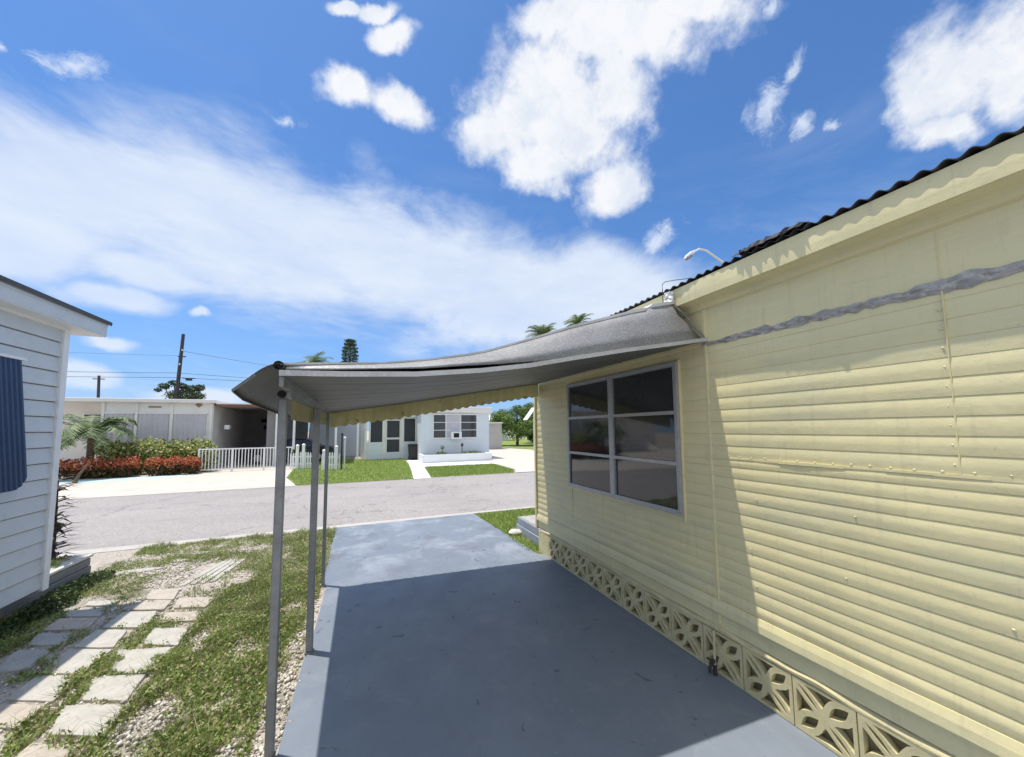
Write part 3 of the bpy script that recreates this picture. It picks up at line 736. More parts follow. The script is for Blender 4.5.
# ================================================================ steps, stone
T=thing('entry_steps','grey painted concrete steps with chalky white tops behind the yellow home corner','steps',(2.8,5.2,0))
m=MB(); m.box(2.40,3.6,4.70,5.76,-.03,.12); m.build('lower_step','grey_paint',T,bevel=.01)
m=MB(); m.box(2.415,3.6,4.76,5.73,.121,.235); m.build('upper_step','grey_paint',T,bevel=.01)
m=MB(); m.box(2.44,3.58,4.80,5.70,.236,.242); m.build('worn_top','paver_old',T)
def rock(name,label,loc,r,mat,seed):
    rr=np.random.default_rng(seed); bm=bmesh.new(); bmesh.ops.create_icosphere(bm,subdivisions=3,radius=1)
    dd=rr.normal(size=(5,3))
    for v in bm.verts:
        k=1+.10*sum(math.sin(2.2*v.co.dot(Vector(d))+i) for i,d in enumerate(dd))/2
        v.co=Vector((v.co.x*r[0],v.co.y*r[1],v.co.z*r[2]))*k
    me=bpy.data.meshes.new(name); bm.to_mesh(me); bm.free(); me.materials.append(M[mat]); me.polygons.foreach_set('use_smooth',[True]*len(me.polygons))
    o=bpy.data.objects.new(name,me); o.location=loc; COL.objects.link(o); tag(o,label,'stone'); return o
rock('pale_stone','flat pale stone in the grass beside the painted driveway, by the grey steps',(2.34,5.62,.02),(.12,.10,.045),'stone',3)
# ================================================================ pavers
pav=[]
def column(x0,x1,rows,matc,nm):
    for i,(ya,yb_,j) in enumerate(rows): pav.append((x0+j,x1+j,ya,yb_,matc[i%len(matc)],nm,i,len(rows)))
PAVQ={
 'R': [[(-1.672, 2.817), (-1.335, 2.659), (-1.353, 2.847), (-1.646, 2.991)], [(-1.601, 3.029), (-1.301, 2.883), (-1.343, 3.165), (-1.704, 3.311)], [(-1.636, 3.333), (-1.351, 3.203), (-1.382, 3.489), (-1.715, 3.601)], [(-1.631, 3.6), (-1.387, 3.507), (-1.336, 3.821), (-1.742, 3.951)], [(-1.601, 3.971), (-1.334, 3.842), (-1.363, 4.135), (-1.659, 4.262)], [(-1.671, 4.345), (-1.36, 4.267), (-1.404, 4.463), (-1.682, 4.552)], [(-1.671, 4.652), (-1.378, 4.547), (-1.364, 4.759), (-1.709, 4.896)]] ,
 'M': [[(-1.934, 3.018), (-1.721, 2.929), (-1.799, 3.091), (-2.024, 3.207)], [(-2.162, 3.326), (-1.796, 3.156), (-1.816, 3.354), (-2.201, 3.535)], [(-2.085, 3.523), (-1.789, 3.374), (-1.799, 3.643), (-2.08, 3.768)], [(-2.099, 3.804), (-1.817, 3.673), (-1.783, 3.972), (-2.103, 4.115)], [(-2.097, 4.138), (-1.798, 4.006), (-1.842, 4.304), (-2.096, 4.419)], [(-2.066, 4.436), (-1.73, 4.292), (-1.776, 4.623), (-2.071, 4.734)], [(-2.038, 4.759), (-1.729, 4.634), (-1.749, 4.847), (-2.026, 4.971)], [(-2.026, 4.99), (-1.752, 4.876), (-1.802, 5.166), (-2.077, 5.266)]] ,
 'L': [[(-2.404, 3.916), (-2.199, 3.905), (-2.224, 4.133), (-2.482, 4.267)], [(-2.456, 4.321), (-2.177, 4.202), (-2.259, 4.425), (-2.526, 4.54)], [(-2.533, 4.583), (-2.186, 4.46), (-2.22, 4.684), (-2.546, 4.805)], [(-2.545, 4.843), (-2.23, 4.717), (-2.245, 4.877), (-2.586, 4.992)], [(-2.487, 5.047), (-2.256, 4.947), (-2.252, 5.083), (-2.525, 5.16)]] ,
}
PM_={'R':['paver_r','paver','paver','paver','paver','paver_r','paver_r'],'M':['paver','paver_r','paver','paver','paver','paver','paver_r','paver_r'],'L':['paver_old','paver_old','paver_r','paver_old','paver']}
ordn=['nearest','second nearest','third nearest','fourth nearest','fifth nearest','sixth nearest','seventh nearest','eighth nearest','ninth nearest','tenth nearest']
PAVR=[]
rr=random.Random(11)
for key,nm in (('R','right-hand row, by the gravel'),('M','middle row of the weedy path'),('L','shaded left row beside the white home')):
    for i,pts in enumerate(PAVQ[key]):
        mt=PM_[key][i]; cx=sum(p[0] for p in pts)/4; cy=sum(p[1] for p in pts)/4; poly=[]
        for (px,py),(qx,qy) in zip(pts,pts[1:]+pts[:1]):
            for t in (0.03,.35,.65,.97):
                poly.append((px+(qx-px)*t+rr.uniform(-.004,.004),py+(qy-py)*t+rr.uniform(-.004,.004)))
        m=MB(); m.prism(poly,-.05,.006+rr.uniform(-.002,.002))
        col={'paver':'pale','paver_r':'pinkish','paver_old':'dull grey'}[mt]
        o=m.build('stepping_paver',mt,loc=(cx,cy,0),bevel=.004)
        tag(o,f'{col} square concrete paver, {ordn[i]} of the {nm}','paver','square concrete pavers of the side path')
        PAVR.append(pts)
m=MB()
for k in range(4): m.prism([(-1.86+.09*k,5.30),(-1.80+.09*k,5.28),(-1.62+.07*k,6.02),(-1.68+.07*k,6.03)],-.04,-.002+.002*k)
T=m.build('grooved_slab','paver',bevel=.004,loc=(-1.65,5.6,0)); tag(T,'long grooved pale concrete slab at the street end of the paver path','paver')
for i,(x,y,w_,d_) in enumerate([(-2.55,6.05,.5,.12),(-2.25,6.3,.35,.10),(-2.05,6.55,.30,.08),(-2.75,5.75,.3,.12)]):
    rock('broken_slab',['broad broken concrete piece lying by the end of the planter wall','thin broken concrete piece midway between wall end and road','broken concrete piece nearest the road edge','small broken concrete piece closest to the planter wall foot'][i],(x,y,-.005),(w_*.5,d_*.6,.016),'paver',20+i)

# ================================================================ ground cover
def bare(x,y):
    b=np.zeros_like(x)
    for cx,cy,rx,ry in ((-1.14,2.72,.15,.40),(-1.20,3.86,.10,.24),(-.47,2.6,.075,1.0),(-2.3,6.0,.8,.22),(-1.5,6.5,.5,.15),(-2.6,6.6,.5,.12),(-1.25,5.3,.12,.25),(-1.9,5.6,.35,.3),(-.62,2.35,.1,.3)):
        b=np.maximum(b,1.15-np.sqrt(((x-cx)/rx)**2+((y-cy)/ry)**2))
    return b
def inpav(x,y,pad):
    r=np.zeros(x.shape,bool)
    for q in PAVR+[[(-1.84,5.3),(-1.5,5.3),(-1.5,6.0),(-1.84,6.0)]]:
        cx=sum(p[0] for p in q)/4; cy=sum(p[1] for p in q)/4; k=1-pad/.15
        P=[(cx+(p[0]-cx)*k,cy+(p[1]-cy)*k) for p in q]; ins=np.ones(x.shape,bool)
        for (x1,y1),(x2,y2) in zip(P,P[1:]+P[:1]): ins&=((x2-x1)*(y-y1)-(y2-y1)*(x-x1))>0
        r|=ins
    return r
N=330000
x=RNG.uniform(-3.0,-.39,N); y=RNG.uniform(1.9,7.2,N)
f1=fbm(x,y,2.6,1); f2_=fbm(x,y,9,2); f3=fbm(x,y,28,8)
zone=np.where(x>-1.32,.95,np.where(y>5.3,.80,.36)); zone=np.where((x<-2.5)&(y<5.0),.9,zone)
zone=np.where((np.abs(x+1.735-.02*(y-3))<.075)&(y<4.4),1.0,zone)
zone=np.where((x>-.46)&(y<4.5),.45,zone)
p=zone-.06+.26*f1+.26*f2_+.20*f3-1.1*np.maximum(0,bare(x,y))
pad=np.where(f2_>.35,.05,.008)
keep=(RNG.random(N)<np.clip((p-.25)*1.5,0,1)**1.3)&~(inpav(x,y,.014)&((f2_<.75)|inpav(x,y,.06)))&~((x<-2.93)&(y>5.0))
keep&=~((x<-1.7)&(f2_<-.1)&(x>-2.5)&(y<5.2)&(RNG.random(N)<.7))
keep&=(RNG.random(N)<np.where(y>5.2,.55,1.0))
x=x[keep];y=y[keep];h=.006+.040*RNG.random(len(x))**1.3*np.clip(.6+.8*fbm(x,y,9,4),.15,2.0)
dark=(x<-2.45)|(y<-5)
def blades(x,y,h,ws,lean):
    n=len(x); a=RNG.random(n)*2*PI; dx,dy=np.cos(a)*ws,np.sin(a)*ws; l=RNG.normal(size=(n,2))*lean*h[:,None]
    z0=np.full(n,-.012)
    V=np.stack([np.stack([x-dx,y-dy,z0],1),np.stack([x+dx,y+dy,z0],1),np.stack([x+l[:,0],y+l[:,1],h],1)],1).reshape(-1,3)
    return V,np.arange(3*n).reshape(n,3)
k=RNG.random(len(x))<.5
V,F=blades(x[k],y[k],h[k]*1.9,.0030,.8); o=fastmesh('yard_grass',V,F,'weed'); tag(o,'short green grass growing over the side yard','grass',kind='stuff')
CC=np.stack([x[~k],y[~k],h[~k]],1); V,F=leaves(CC,.010+.013*RNG.random(len(CC))+.006*(CC[:,1]<4.2),.9,.6); o=fastmesh('ground_weeds',V,F,'weed'); tag(o,'low broadleaf weeds covering the gravel and paver joints','weeds',kind='stuff')
print('weeds',len(x))
# pebbles
N=26000; x=RNG.uniform(-2.9,-.36,N); y=RNG.uniform(1.9,6.9,N); b=bare(x,y)
kp=((b>.05)|(RNG.random(N)<.16))&~inpav(x,y,-.004)&(RNG.random(N)<np.where(y>4.8,.45,1)); x=x[kp];y=y[kp]; n=len(x)
base=np.array([(1,0,0),(0,1,0),(-1,0,0),(0,-1,0),(0,0,.8),(0,0,-.8)],float); fc0=np.array([(0,1,4),(1,2,4),(2,3,4),(3,0,4),(1,0,5),(2,1,5),(3,2,5),(0,3,5)])
sz=(.005+.009*RNG.random(n)**2); rot=RNG.random(n)*6.28
V=base[None]*sz[:,None,None]*(1+.5*RNG.random((n,6,1))); c,s=np.cos(rot)[:,None],np.sin(rot)[:,None]
V=np.stack([V[...,0]*c-V[...,1]*s+x[:,None],V[...,0]*s+V[...,1]*c+y[:,None],V[...,2]-.008+sz[:,None]*.5],2).reshape(-1,3)
F=(fc0[None]+np.arange(n)[:,None,None]*6).reshape(-1,3)
o=fastmesh('white_pebbles',V,F,'pebble'); tag(o,'pale pebbles scattered along paver edges and the driveway','gravel',kind='stuff')
# dark weeds at the foot of the left home and planter wall
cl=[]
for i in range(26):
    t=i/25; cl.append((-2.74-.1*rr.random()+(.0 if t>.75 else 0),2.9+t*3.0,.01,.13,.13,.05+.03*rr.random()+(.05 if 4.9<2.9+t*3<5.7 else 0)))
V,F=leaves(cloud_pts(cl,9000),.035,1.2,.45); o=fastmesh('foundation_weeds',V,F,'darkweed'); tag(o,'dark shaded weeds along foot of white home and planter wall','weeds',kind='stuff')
# taller green tufts beside the wall end
# spiky plant in the planter
T=thing('spiky_plant','dark reddish spiky leaved plant rising behind the planter wall at the white home corner','plant',(-3.23,5.9,0))
m=MB(); m.tube([(-3.23,5.9,0),(-3.22,5.91,.5),(-3.24,5.92,1.15)],[.016,.012,.008],7); m.build('stem','bark',T)
Vs=[];Fs=[]
for i in range(150):
    z0=.22+.98*(i/150)+rr.uniform(-.03,.03); a=rr.uniform(0,6.28); ln=rr.uniform(.14,.30); up=rr.uniform(-.1,.6); wd=.011+.012*rr.random()
    p0=np.array((-3.23,5.91,z0)); d=np.array((math.cos(a),math.sin(a),up)); d/=np.linalg.norm(d); s=np.cross(d,(0,0,1)); s/=np.linalg.norm(s)
    q=[p0-s*wd*.6,p0+s*wd*.6,p0+d*ln*.5+s*wd,p0+d*ln*.5-s*wd,p0+d*ln-np.array((0,0,.05))]
    k=len(Vs); Vs+=q; Fs+=[(k,k+1,k+2),(k,k+2,k+3),(k+3,k+2,k+4)]
fastmesh('leaves',Vs,Fs,'spiky',T)
cl=[(-3.1,5.5,.24,.10,.28,.10),(-3.15,5.85,.22,.12,.18,.08)]
T=thing('planter_greenery','small green clump growing behind the cap of the planter wall','plant',(-3.12,5.6,0)); V,F=leaves(cloud_pts(cl,1300),.04,1.2,.4); fastmesh('foliage',V,F,'weed',T)
# verge grass
N=9000; x=RNG.uniform(2.15,4.6,N); y=RNG.uniform(4.7,7.2,N); V,F=blades(x,y,.02+.03*RNG.random(N),.006,.6); o=fastmesh('verge_grass',V,F,'grassb'); tag(o,'grass blades of the verge by the grey steps','grass',kind='stuff')
# ================================================================ ACROSS THE STREET
m=MB(); m.prism([(-60,13.15),(60,13.15),(60,60),(-60,60)],-.04,-.03); struct(m.build('far_lots_ground','soil'),'sandy ground of the lots across the street','ground')
m=MB(); m.prism([(-30,13.16),(-1.9,13.16),(-2.05,13.9),(-2.55,15.6),(-2.75,18.0),(-2.9,27),(-30,27)],-.03,-.008); struct(m.build('far_driveway_left','conc'),'pale sandy concrete apron in front of the white flat roofed house','driveway')
m=MB(); m.prism([(-9.6,16.9),(-6.9,17.5),(-6.15,18.45),(-10.2,18.35)],-.02,-.003); struct(m.build('painted_apron','cyan_conc'),'pale blue painted concrete strip before the red hedges','pavement')
m=MB(); m.prism([(-1.85,13.2),(1.66,13.18),(2.0,17.2),(2.15,19.0),(2.25,22.3),(-3.2,24.5),(-2.74,18),(-2.54,15.7),(-2.1,14.0)],-.02,.012); struct(m.build('lawn_left','lawn'),'bright green front lawn left of the white path','lawn')
m=MB(); m.prism([(2.27,13.25),(5.45,13.22),(5.85,14.2),(5.9,16.9),(2.62,16.95)],-.02,.012); struct(m.build('lawn_right','lawn'),'small green lawn patch between white path and right driveway','lawn')
m=MB(); m.prism([(1.67,13.17),(2.26,13.17),(2.61,17.0),(6.3,17.0),(6.5,18.72),(2.8,18.85),(3.0,21),(2.26,21),(2.02,17.2)],-.02,.0); struct(m.build('white_path','white_conc'),'white painted path from the road to the pale blue house','path')
m=MB(); m.prism([(5.5,13.17),(12,13.17),(13.5,24),(11.2,32),(8.0,32),(6.9,20),(6.5,18.7),(5.95,16.5),(5.9,14.2)],-.02,-.004); struct(m.build('far_driveway_right','conc'),'pale concrete driveway right of the pale blue house','driveway')
m=MB(); m.prism([(11.6,20),(60,20),(60,60),(9,60),(9,33),(11.3,32),(13.7,24)],-.02,.01); struct(m.build('far_lawn','lawn'),'lawn beyond the right driveway across the street','lawn')
m=MB(); m.prism([(-60,13.15),(60,13.15),(60,13.28),(-60,13.28)],-.1,-.004); struct(m.build('far_kerb_strip','kerb'),'pale kerb strip along the far road edge','kerb')
def lawnblades(poly,n,name,label):
    P=np.array(poly); P=P.mean(0)+(P-P.mean(0))*1.012; lo=P.min(0); hi=P.max(0); x=RNG.uniform(lo[0],hi[0],n); y=RNG.uniform(lo[1],hi[1],n); ins=np.zeros(n,bool); k=len(P)
    for i in range(k):
        x1,y1=P[i]; x2,y2=P[(i+1)%k]; c=((y1>y)!=(y2>y))&(x<(x2-x1)*(y-y1)/(y2-y1+1e-9)+x1); ins^=c
    x=x[ins];y=y[ins]; V,F=blades(x,y,.03+.05*RNG.random(len(x)),.015,.6); o=fastmesh(name,V,F,'grassb'); tag(o,label,'grass',kind='stuff')
lawnblades([(-1.85,13.25),(1.62,13.2),(1.97,17.2),(2.2,22.2),(-3.0,24),(-2.72,18),(-2.5,15.7),(-2.05,14.0)],22000,'left_lawn_grass','grass blades of the lawn left of the white path')
lawnblades([(2.32,13.25),(5.4,13.22),(5.8,14.2),(5.85,16.85),(2.66,16.9)],12000,'right_lawn_grass','grass blades of the small lawn right of the white path')

# ---- white flat roofed house with carport
B=thing('white_flat_roofed_house','white flat roofed house with ribbed storm panels and open carport across the street','house',(-9,21,0))
m=MB(); m.box(-10.3,-6.47,21,28,-.02,3.0); m.build('front_block','white_wall',B)
m=MB(); m.box(-16,-10.3,22.2,28,-.02,3.0); m.build('recessed_block','white_wall',B)
m=MB(); m.box(-16.4,-6.35,20.75,28.3,3.0,3.16); m.build('roof','white_wall',B,bevel=.02)
for a,b in ((-10.2,-9.29),(-9.09,-8.08),(-7.88,-6.74)):
    m=MB(); n=int((b-a)/.045); P=[]
    for i in range(n+1): P.append([(a+(b-a)*i/n,20.965-(.022 if i%4<2 else 0),z) for z in (.95,2.5)])
    m.sheet(P,(0,.01,0)); sh=m.build('storm_panel','grey_shutter',B)
    m=MB(); m.box(a-.05,b+.05,20.93,20.99,2.5,2.56); m.build('panel_track','white_wall',sh); m=MB(); m.box(a-.05,b+.05,20.93,20.99,.90,.95); m.build('panel_track','white_wall',sh)
for x in (-10.28,-9.19,-7.98,-6.55):
    m=MB(); m.box(x-.05,x+.05,20.95,21.0,0,2.98); m.build('pilaster','white_wall',B)
m=MB(); m.box(-8.80,-8.37,20.97,20.995,2.78,2.84); m.build('name_plaque','plank',B)
m=MB(); v=[(-7.02,20.96,3.06-.03),(-6.88,20.96,2.93),(-7.02,20.96,2.80),(-7.16,20.96,2.93)]; m.add(v+[(a,20.99,c) for a,b,c in v],[(3,2,1,0),(4,5,6,7),(0,1,5,4),(1,2,6,5),(2,3,7,6),(3,0,4,7)]); m.build('diamond_ornament','plank',B)
m=MB(); m.box(-11.5,-10.7,22.13,22.19,1.4,2.55); w_=m.build('window','white_trim',B)
m=MB(); m.box(-11.45,-10.75,22.115,22.125,1.45,2.5); m.build('pane','glass',w_)
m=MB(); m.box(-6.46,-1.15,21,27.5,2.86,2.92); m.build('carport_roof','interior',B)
m=MB(); m.box(-6.34,-1.10,20.9,20.98,2.84,2.96); m.build('carport_fascia','redbrown',B)
m=MB(); m.box(-6.34,-1.08,20.85,27.5,2.965,3.02); m.build('carport_roof_edge','white_wall',B)
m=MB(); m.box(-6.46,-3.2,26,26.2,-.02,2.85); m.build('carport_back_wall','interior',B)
m=MB(); m.box(-3.1,-.0,26.4,26.6,-.02,2.85); m.build('rear_wing_wall','blue_wall',B)
for x in (-5.05,-3.95,-3.2,-1.3):
    m=MB(); m.box(x-.05,x+.05,21.1 if x>-4 else 25.8,21.2 if x>-4 else 25.9,0,2.85); m.build('carport_post','white_trim',B)
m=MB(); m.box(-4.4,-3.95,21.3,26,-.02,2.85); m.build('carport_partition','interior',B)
for x,z in ((-5.6,2.3),(-5.45,1.9),(-5.05,2.25),(-5.0,1.7)):
    m=MB(); m.box(x-.05,x+.22,25.88,25.98,z-.1,z+.12); m.build('wall_fixture','void',B)
m=MB(); m.box(-6.2,-6.0,21.6,21.9,1.8,2.0); m.build('wall_light','lampw',B)
# ---- dark car in its carport
K=thing('parked_car','dark car parked sideways under the carport behind the white railing','car',(-3.6,23.2,0))
m=MB(); pr=[(-2.2,.32),(-2.15,.68),(-1.3,.86),(-.75,1.22),(.75,1.25),(1.45,.88),(2.1,.78),(2.2,.35),(1.75,.28),(-1.75,.28)]
n=len(pr); v=[]
for s in (-.82,.82):
    v+=[(-3.6+a,23.2+s*(.86 if z>1 else 1),z) for a,z in pr]
m.add(v,[tuple(range(n)),tuple(range(2*n-1,n-1,-1))]+[(i,(i+1)%n,n+(i+1)%n,n+i) for i in range(n)]); m.build('body','car',K,bevel=.04)
for s in (-.80,.80):
  m=MB(); m.add([(-3.6-1.15,23.2+s,.90),(-3.6+1.3,23.2+s,.92),(-3.6+.68,23.2+s*.9,1.19),(-3.6-.70,23.2+s*.9,1.17)],[(0,1,2,3)]); m.build('side_window','glass',K)
for a in (-1.35,1.35):
    for s in (-.78,.78):
        m=MB(); m.tube([(-3.6+a,23.2+s-.1,.31),(-3.6+a,23.2+s+.1,.31)],.31,18); wh=m.build('wheel','rubber',K)
        m=MB(); m.tube([(-3.6+a,23.2+s-.11,.31),(-3.6+a,23.2+s+.11,.31)],.18,12); m.build('rim','alu',wh)
# ---- hedges
def hedge(name,label,box,n,size,mat,group=None,mat2=None):
    x0,x1,y0,y1,h=box; T=thing(name,label,'hedge',((x0+x1)/2,(y0+y1)/2,0),group); cl=[]
    k=int((x1-x0)/.38)
    for i in range(k):
        cl.append((x0+.2+(x1-x0-.4)*i/(k-1)+rr.uniform(-.05,.05),(y0+y1)/2,h*.60,.34,(y1-y0)/2,h*.42*rr.uniform(.9,1.08)))
        cl.append((x0+.2+(x1-x0-.4)*i/(k-1)+rr.uniform(-.1,.1),(y0+y1)/2,h*.28,.32,(y1-y0)/2,h*.30))
    p=cloud_pts(cl,n); p=p[p[:,2]>0]
    if mat2:
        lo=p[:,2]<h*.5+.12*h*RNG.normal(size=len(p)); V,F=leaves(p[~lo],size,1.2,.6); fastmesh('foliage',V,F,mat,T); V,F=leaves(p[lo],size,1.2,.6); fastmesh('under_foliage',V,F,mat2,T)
    else: V,F=leaves(p,size,1.2,.6); fastmesh('foliage',V,F,mat,T)
    for i in range(k): m=MB(); m.tube([(x0+.2+(x1-x0-.4)*i/(k-1),(y0+y1)/2,-.02),(x0+.2+(x1-x0-.4)*i/(k-1)+.05,(y0+y1)/2,h*.5)],.025,5); m.build('stem','bark',T)
hedge('green_hedge','long variegated yellow green hedge below the storm panels of the white house',(-9.5,-6.0,19.2,20.1,1.38),9500,.11,'hedge_g')
hedge('red_hedge','longer red leaved hedge left of the gap across the street',(-10.3,-8.12,18.35,19.05,.74),5200,.085,'hedge_r','red hedges in front of the white house','hedge_rg')
hedge('red_hedge','shorter red leaved hedge beside the white railing',(-7.68,-6.22,18.45,19.05,.72),3800,.085,'hedge_r','red hedges in front of the white house','hedge_rg')
# ---- palms
def palm(name,label,x,y,h,fl,nf,trunk_r=.10,mat='palm',lf=.35,droop=1.0,group=None,seed=1,fan=0,zb=0):
    r_=random.Random(seed); T=thing(name,label,'palm tree',(x,y,zb),group); m=MB(); m.tube([(x,y,-.05+zb),(x+.03*h,y,h*.5+zb),(x+.02*h,y,h+zb)],[trunk_r*1.25,trunk_r,trunk_r*.85],9); m.build('trunk','bark',T)
    Vs=[];Fs=[]
    for i in range(nf):
        a=i*2.4+r_.uniform(-.3,.3); el=r_.uniform(-.15,1.15); L0=fl*r_.uniform(.75,1.1); pts=[]
        d=np.array((math.cos(a)*math.cos(el),math.sin(a)*math.cos(el),math.sin(el))); p=np.array((x+.02*h,y,h+zb),float)
        ns=12
        for k in range(ns+1):
            pts.append(p.copy()); p=p+d*L0/ns; d=d+np.array((0,0,-.13*droop*(k/ns+.3))); d/=np.linalg.norm(d)
        for k in range(1,ns+1):
            dd=pts[k]-pts[k-1]; dd/=np.linalg.norm(dd); s=np.cross(dd,(0,0,1)); s/=np.linalg.norm(s)+1e-6
            w=.012; kk=len(Vs); Vs+=[pts[k-1]-s*w,pts[k-1]+s*w,pts[k]+s*w,pts[k]-s*w]; Fs.append((kk,kk+1,kk+2,kk+3))
            for q in range(2):
              for sg in (-1,1):
                b=pts[k-1]+(pts[k]-pts[k-1])*q/2; ll=lf*fl*(.35+.65*math.sin(min(1,(k+q/2)/ns*1.1)*PI*.9)); tip=b+(dd*.55+s*sg*.8+np.array((0,0,-.25+r_.uniform(-.15,.15))))*ll
                kk=len(Vs); Vs+=[b-dd*.02*fl,b+dd*.02*fl,tip+dd*.008,tip-dd*.008]; Fs.append((kk,kk+1,kk+2,kk+3))
    fastmesh('crown',Vs,Fs,mat,T); return T
palm('small_palm','small feathery palm with short brown trunk between the white home corner and the green hedge',-9.7,19.15,1.65,1.8,26,.11,seed=3,droop=1.9,lf=.26)
palm('distant_palm','drooping palm crown just above the carport roof at left',-4.75,40,8.25,1.9,20,.14,seed=5,droop=1.3)
palm('distant_palm','fuller distant palm crown above the carport, left one of the pair',20.3,40,13.2,2.5,26,.2,seed=8,lf=.3,droop=1.2,group='pair of distant palms above the carport roof')
palm('distant_palm','taller smaller palm crown with one raised frond, right one of the pair',25.3,40,15.3,2.3,20,.2,seed=15,lf=.28,droop=1.1,group='pair of distant palms above the carport roof')
# cut stump shoots
T=thing('leaning_stub','dark leaning cut stump on the pale apron before the red hedge','stump',(-9.0,17.2,0)); m=MB(); m.tube([(-9.02,17.2,-.02),(-8.9,17.2,.3),(-8.68,17.25,.7)],[.07,.04,.025],8); m.build('trunk','bark',T)
# ---- white railing
Fn=thing('white_railing','white picket railing across the front of the neighbouring carport','fence',(-4.6,19.1,0))
m=MB(); m.box(-6.33,-2.9,19.08,19.12,.93,.98); m.build('top_rail','white_trim',Fn)
m=MB(); m.box(-6.33,-2.9,19.08,19.12,.08,.13); m.build('bottom_rail','white_trim',Fn)
x=-6.30
while x<-2.9:
    m=MB(); w=.035 if abs(((x+6.30)/.115)%10)<.5 else .014; m.box(x-w,x+w,19.085,19.115,.0 if w>.03 else .13,.93); m.build('baluster','white_trim',Fn); x+=.115
def picket(name,label,x0,x1,y,tall):
    T=thing(name,label,'fence',((x0+x1)/2,y,0)); n=int((x1-x0)/.09)
    for i in range(n+1):
        x=x0+(x1-x0)*i/n; h=.66+.06*math.sin(i/n*PI); w=.03; m=MB()
        m.add([(x-w,y-.01,.02),(x+w,y-.01,.02),(x+w,y-.01,h),(x,y-.01,h+.06),(x-w,y-.01,h),(x-w,y+.01,.02),(x+w,y+.01,.02),(x+w,y+.01,h),(x,y+.01,h+.06),(x-w,y+.01,h)],[(4,3,2,1,0),(5,6,7,8,9),(0,1,6,5),(1,2,7,6),(2,3,8,7),(3,4,9,8),(4,0,5,9)]); m.build('picket','white_trim',T)
    m=MB(); m.box(x0,x1,y+.01,y+.03,.2,.26); m.box(x0,x1,y+.01,y+.03,.52,.58); m.build('rail','white_trim',T)
    for x,h in tall:
        m=MB(); m.box(x-.055,x+.055,y-.05,y+.06,0,h); po=m.build('post','white_trim',T,bevel=.01); m=MB(); m.tube([(x,y,h),(x,y,h+.05),(x,y,h+.1)],[.07,.075,.01],8); m.build('finial','white_trim',po)
picket('white_picket_panel','white picket panel with two capped posts, just right of the long railing',-2.9,-2.05,18.6,[(-2.66,1.0),(-2.42,1.03)])
picket('white_picket_panel','short white picket panel right of the middle carport post',-1.58,-.92,17.6,[(-1.52,.8),(-1.04,.95)])
T=thing('dark_post','thin dark post standing on the lawn beside the white picket panel','post',(-.83,17.5,0)); m=MB(); m.box(-.86,-.80,17.47,17.53,0,1.5); m.build('shaft','black_plastic',T); m=MB(); m.box(-.88,-.78,17.45,17.55,1.5,1.56); m.build('cap','black_plastic',T)
T=thing('white_post','white post with rounded top beside the thin dark post on the lawn','post',(-.72,17.6,0)); m=MB(); m.box(-.75,-.69,17.57,17.63,0,1.3); m.build('shaft','white_trim',T,bevel=.01); m=MB(); m.tube([(-.72,17.6,1.3),(-.72,17.6,1.38),(-.72,17.6,1.42)],[.05,.06,.02],8); m.build('cap','white_trim',T)
# ---- pale blue house
B=thing('pale_blue_house','pale blue home with screened porch and three light front window across the street','house',(4.9,20.3,0))
m=MB(); m.box(2.93,6.81,20.3,30,-.02,2.62); m.build('front_block','blue_wall',B)
m=MB(); m.box(2.80,6.95,20.1,30,2.62,2.95); m.build('roof','white_wall',B,bevel=.02)
m=MB(); m.box(3.54,6.09,20.25,20.32,1.18,2.56); w_=m.build('window','white_trim',B)
for a,b,mt in ((3.6,4.24,'glass'),(4.30,5.08,'grey_shutter'),(5.14,6.03,'glass')):
    for k in range(3):
        z0=1.24+k*.43; m=MB(); m.box(a,b,20.235,20.25,z0,z0+.39); m.build('pane',mt,w_)
a0=thing.__name__
m=MB(); m.box(4.50,5.10,19.95,20.24,1.15,1.56); ac=m.build('air_conditioner','lampw',B,bevel=.01); m=MB(); m.box(4.65,4.95,19.94,19.952,1.24,1.48); m.build('grille','void',ac)
m=MB(); m.box(.10,2.92,22.3,22.4,-.02,1.0); m.build('porch_kick_wall','blue_wall',B)
for x in (.16,.36,1.08,1.17,2.10,2.19,2.92):
    m=MB(); m.box(x-.045,x+.045,22.27,22.39,0,2.40); m.build('porch_post','white_wall',B)
m=MB(); m.box(.40,1.04,22.33,22.35,1.0,2.30); m.build('porch_screen','screen',B)
m=MB(); m.box(2.23,2.88,22.33,22.35,1.0,2.34); m.build('porch_screen','screen',B)
m=MB(); m.box(1.21,2.06,22.31,22.36,.2,2.30); d_=m.build('screen_door','white_wall',B)
m=MB(); m.box(1.29,1.98,22.295,22.309,1.25,2.22); m.build('upper_screen','screen',d_); m=MB(); m.box(1.29,1.98,22.295,22.309,.42,1.14); m.build('lower_screen','screen',d_)
m=MB(); m.box(.10,2.92,22.25,30,2.35,2.60); m.build('porch_roof','white_wall',B)
m=MB(); m.box(-.45,2.92,22.05,22.24,2.44,2.6); m.build('porch_fascia','white_wall',B)
m=MB(); m.box(.10,.2,22.4,30,0,2.36); m.build('side_wall','blue_wall',B)
m=MB(); m.box(-.31,-.21,22.1,22.2,0,2.45); m.build('awning_post','white_trim',B)
m=MB(); m.box(-.1,.08,24,24.2,0,2.3); m.build('corner_board','white_wall',B)
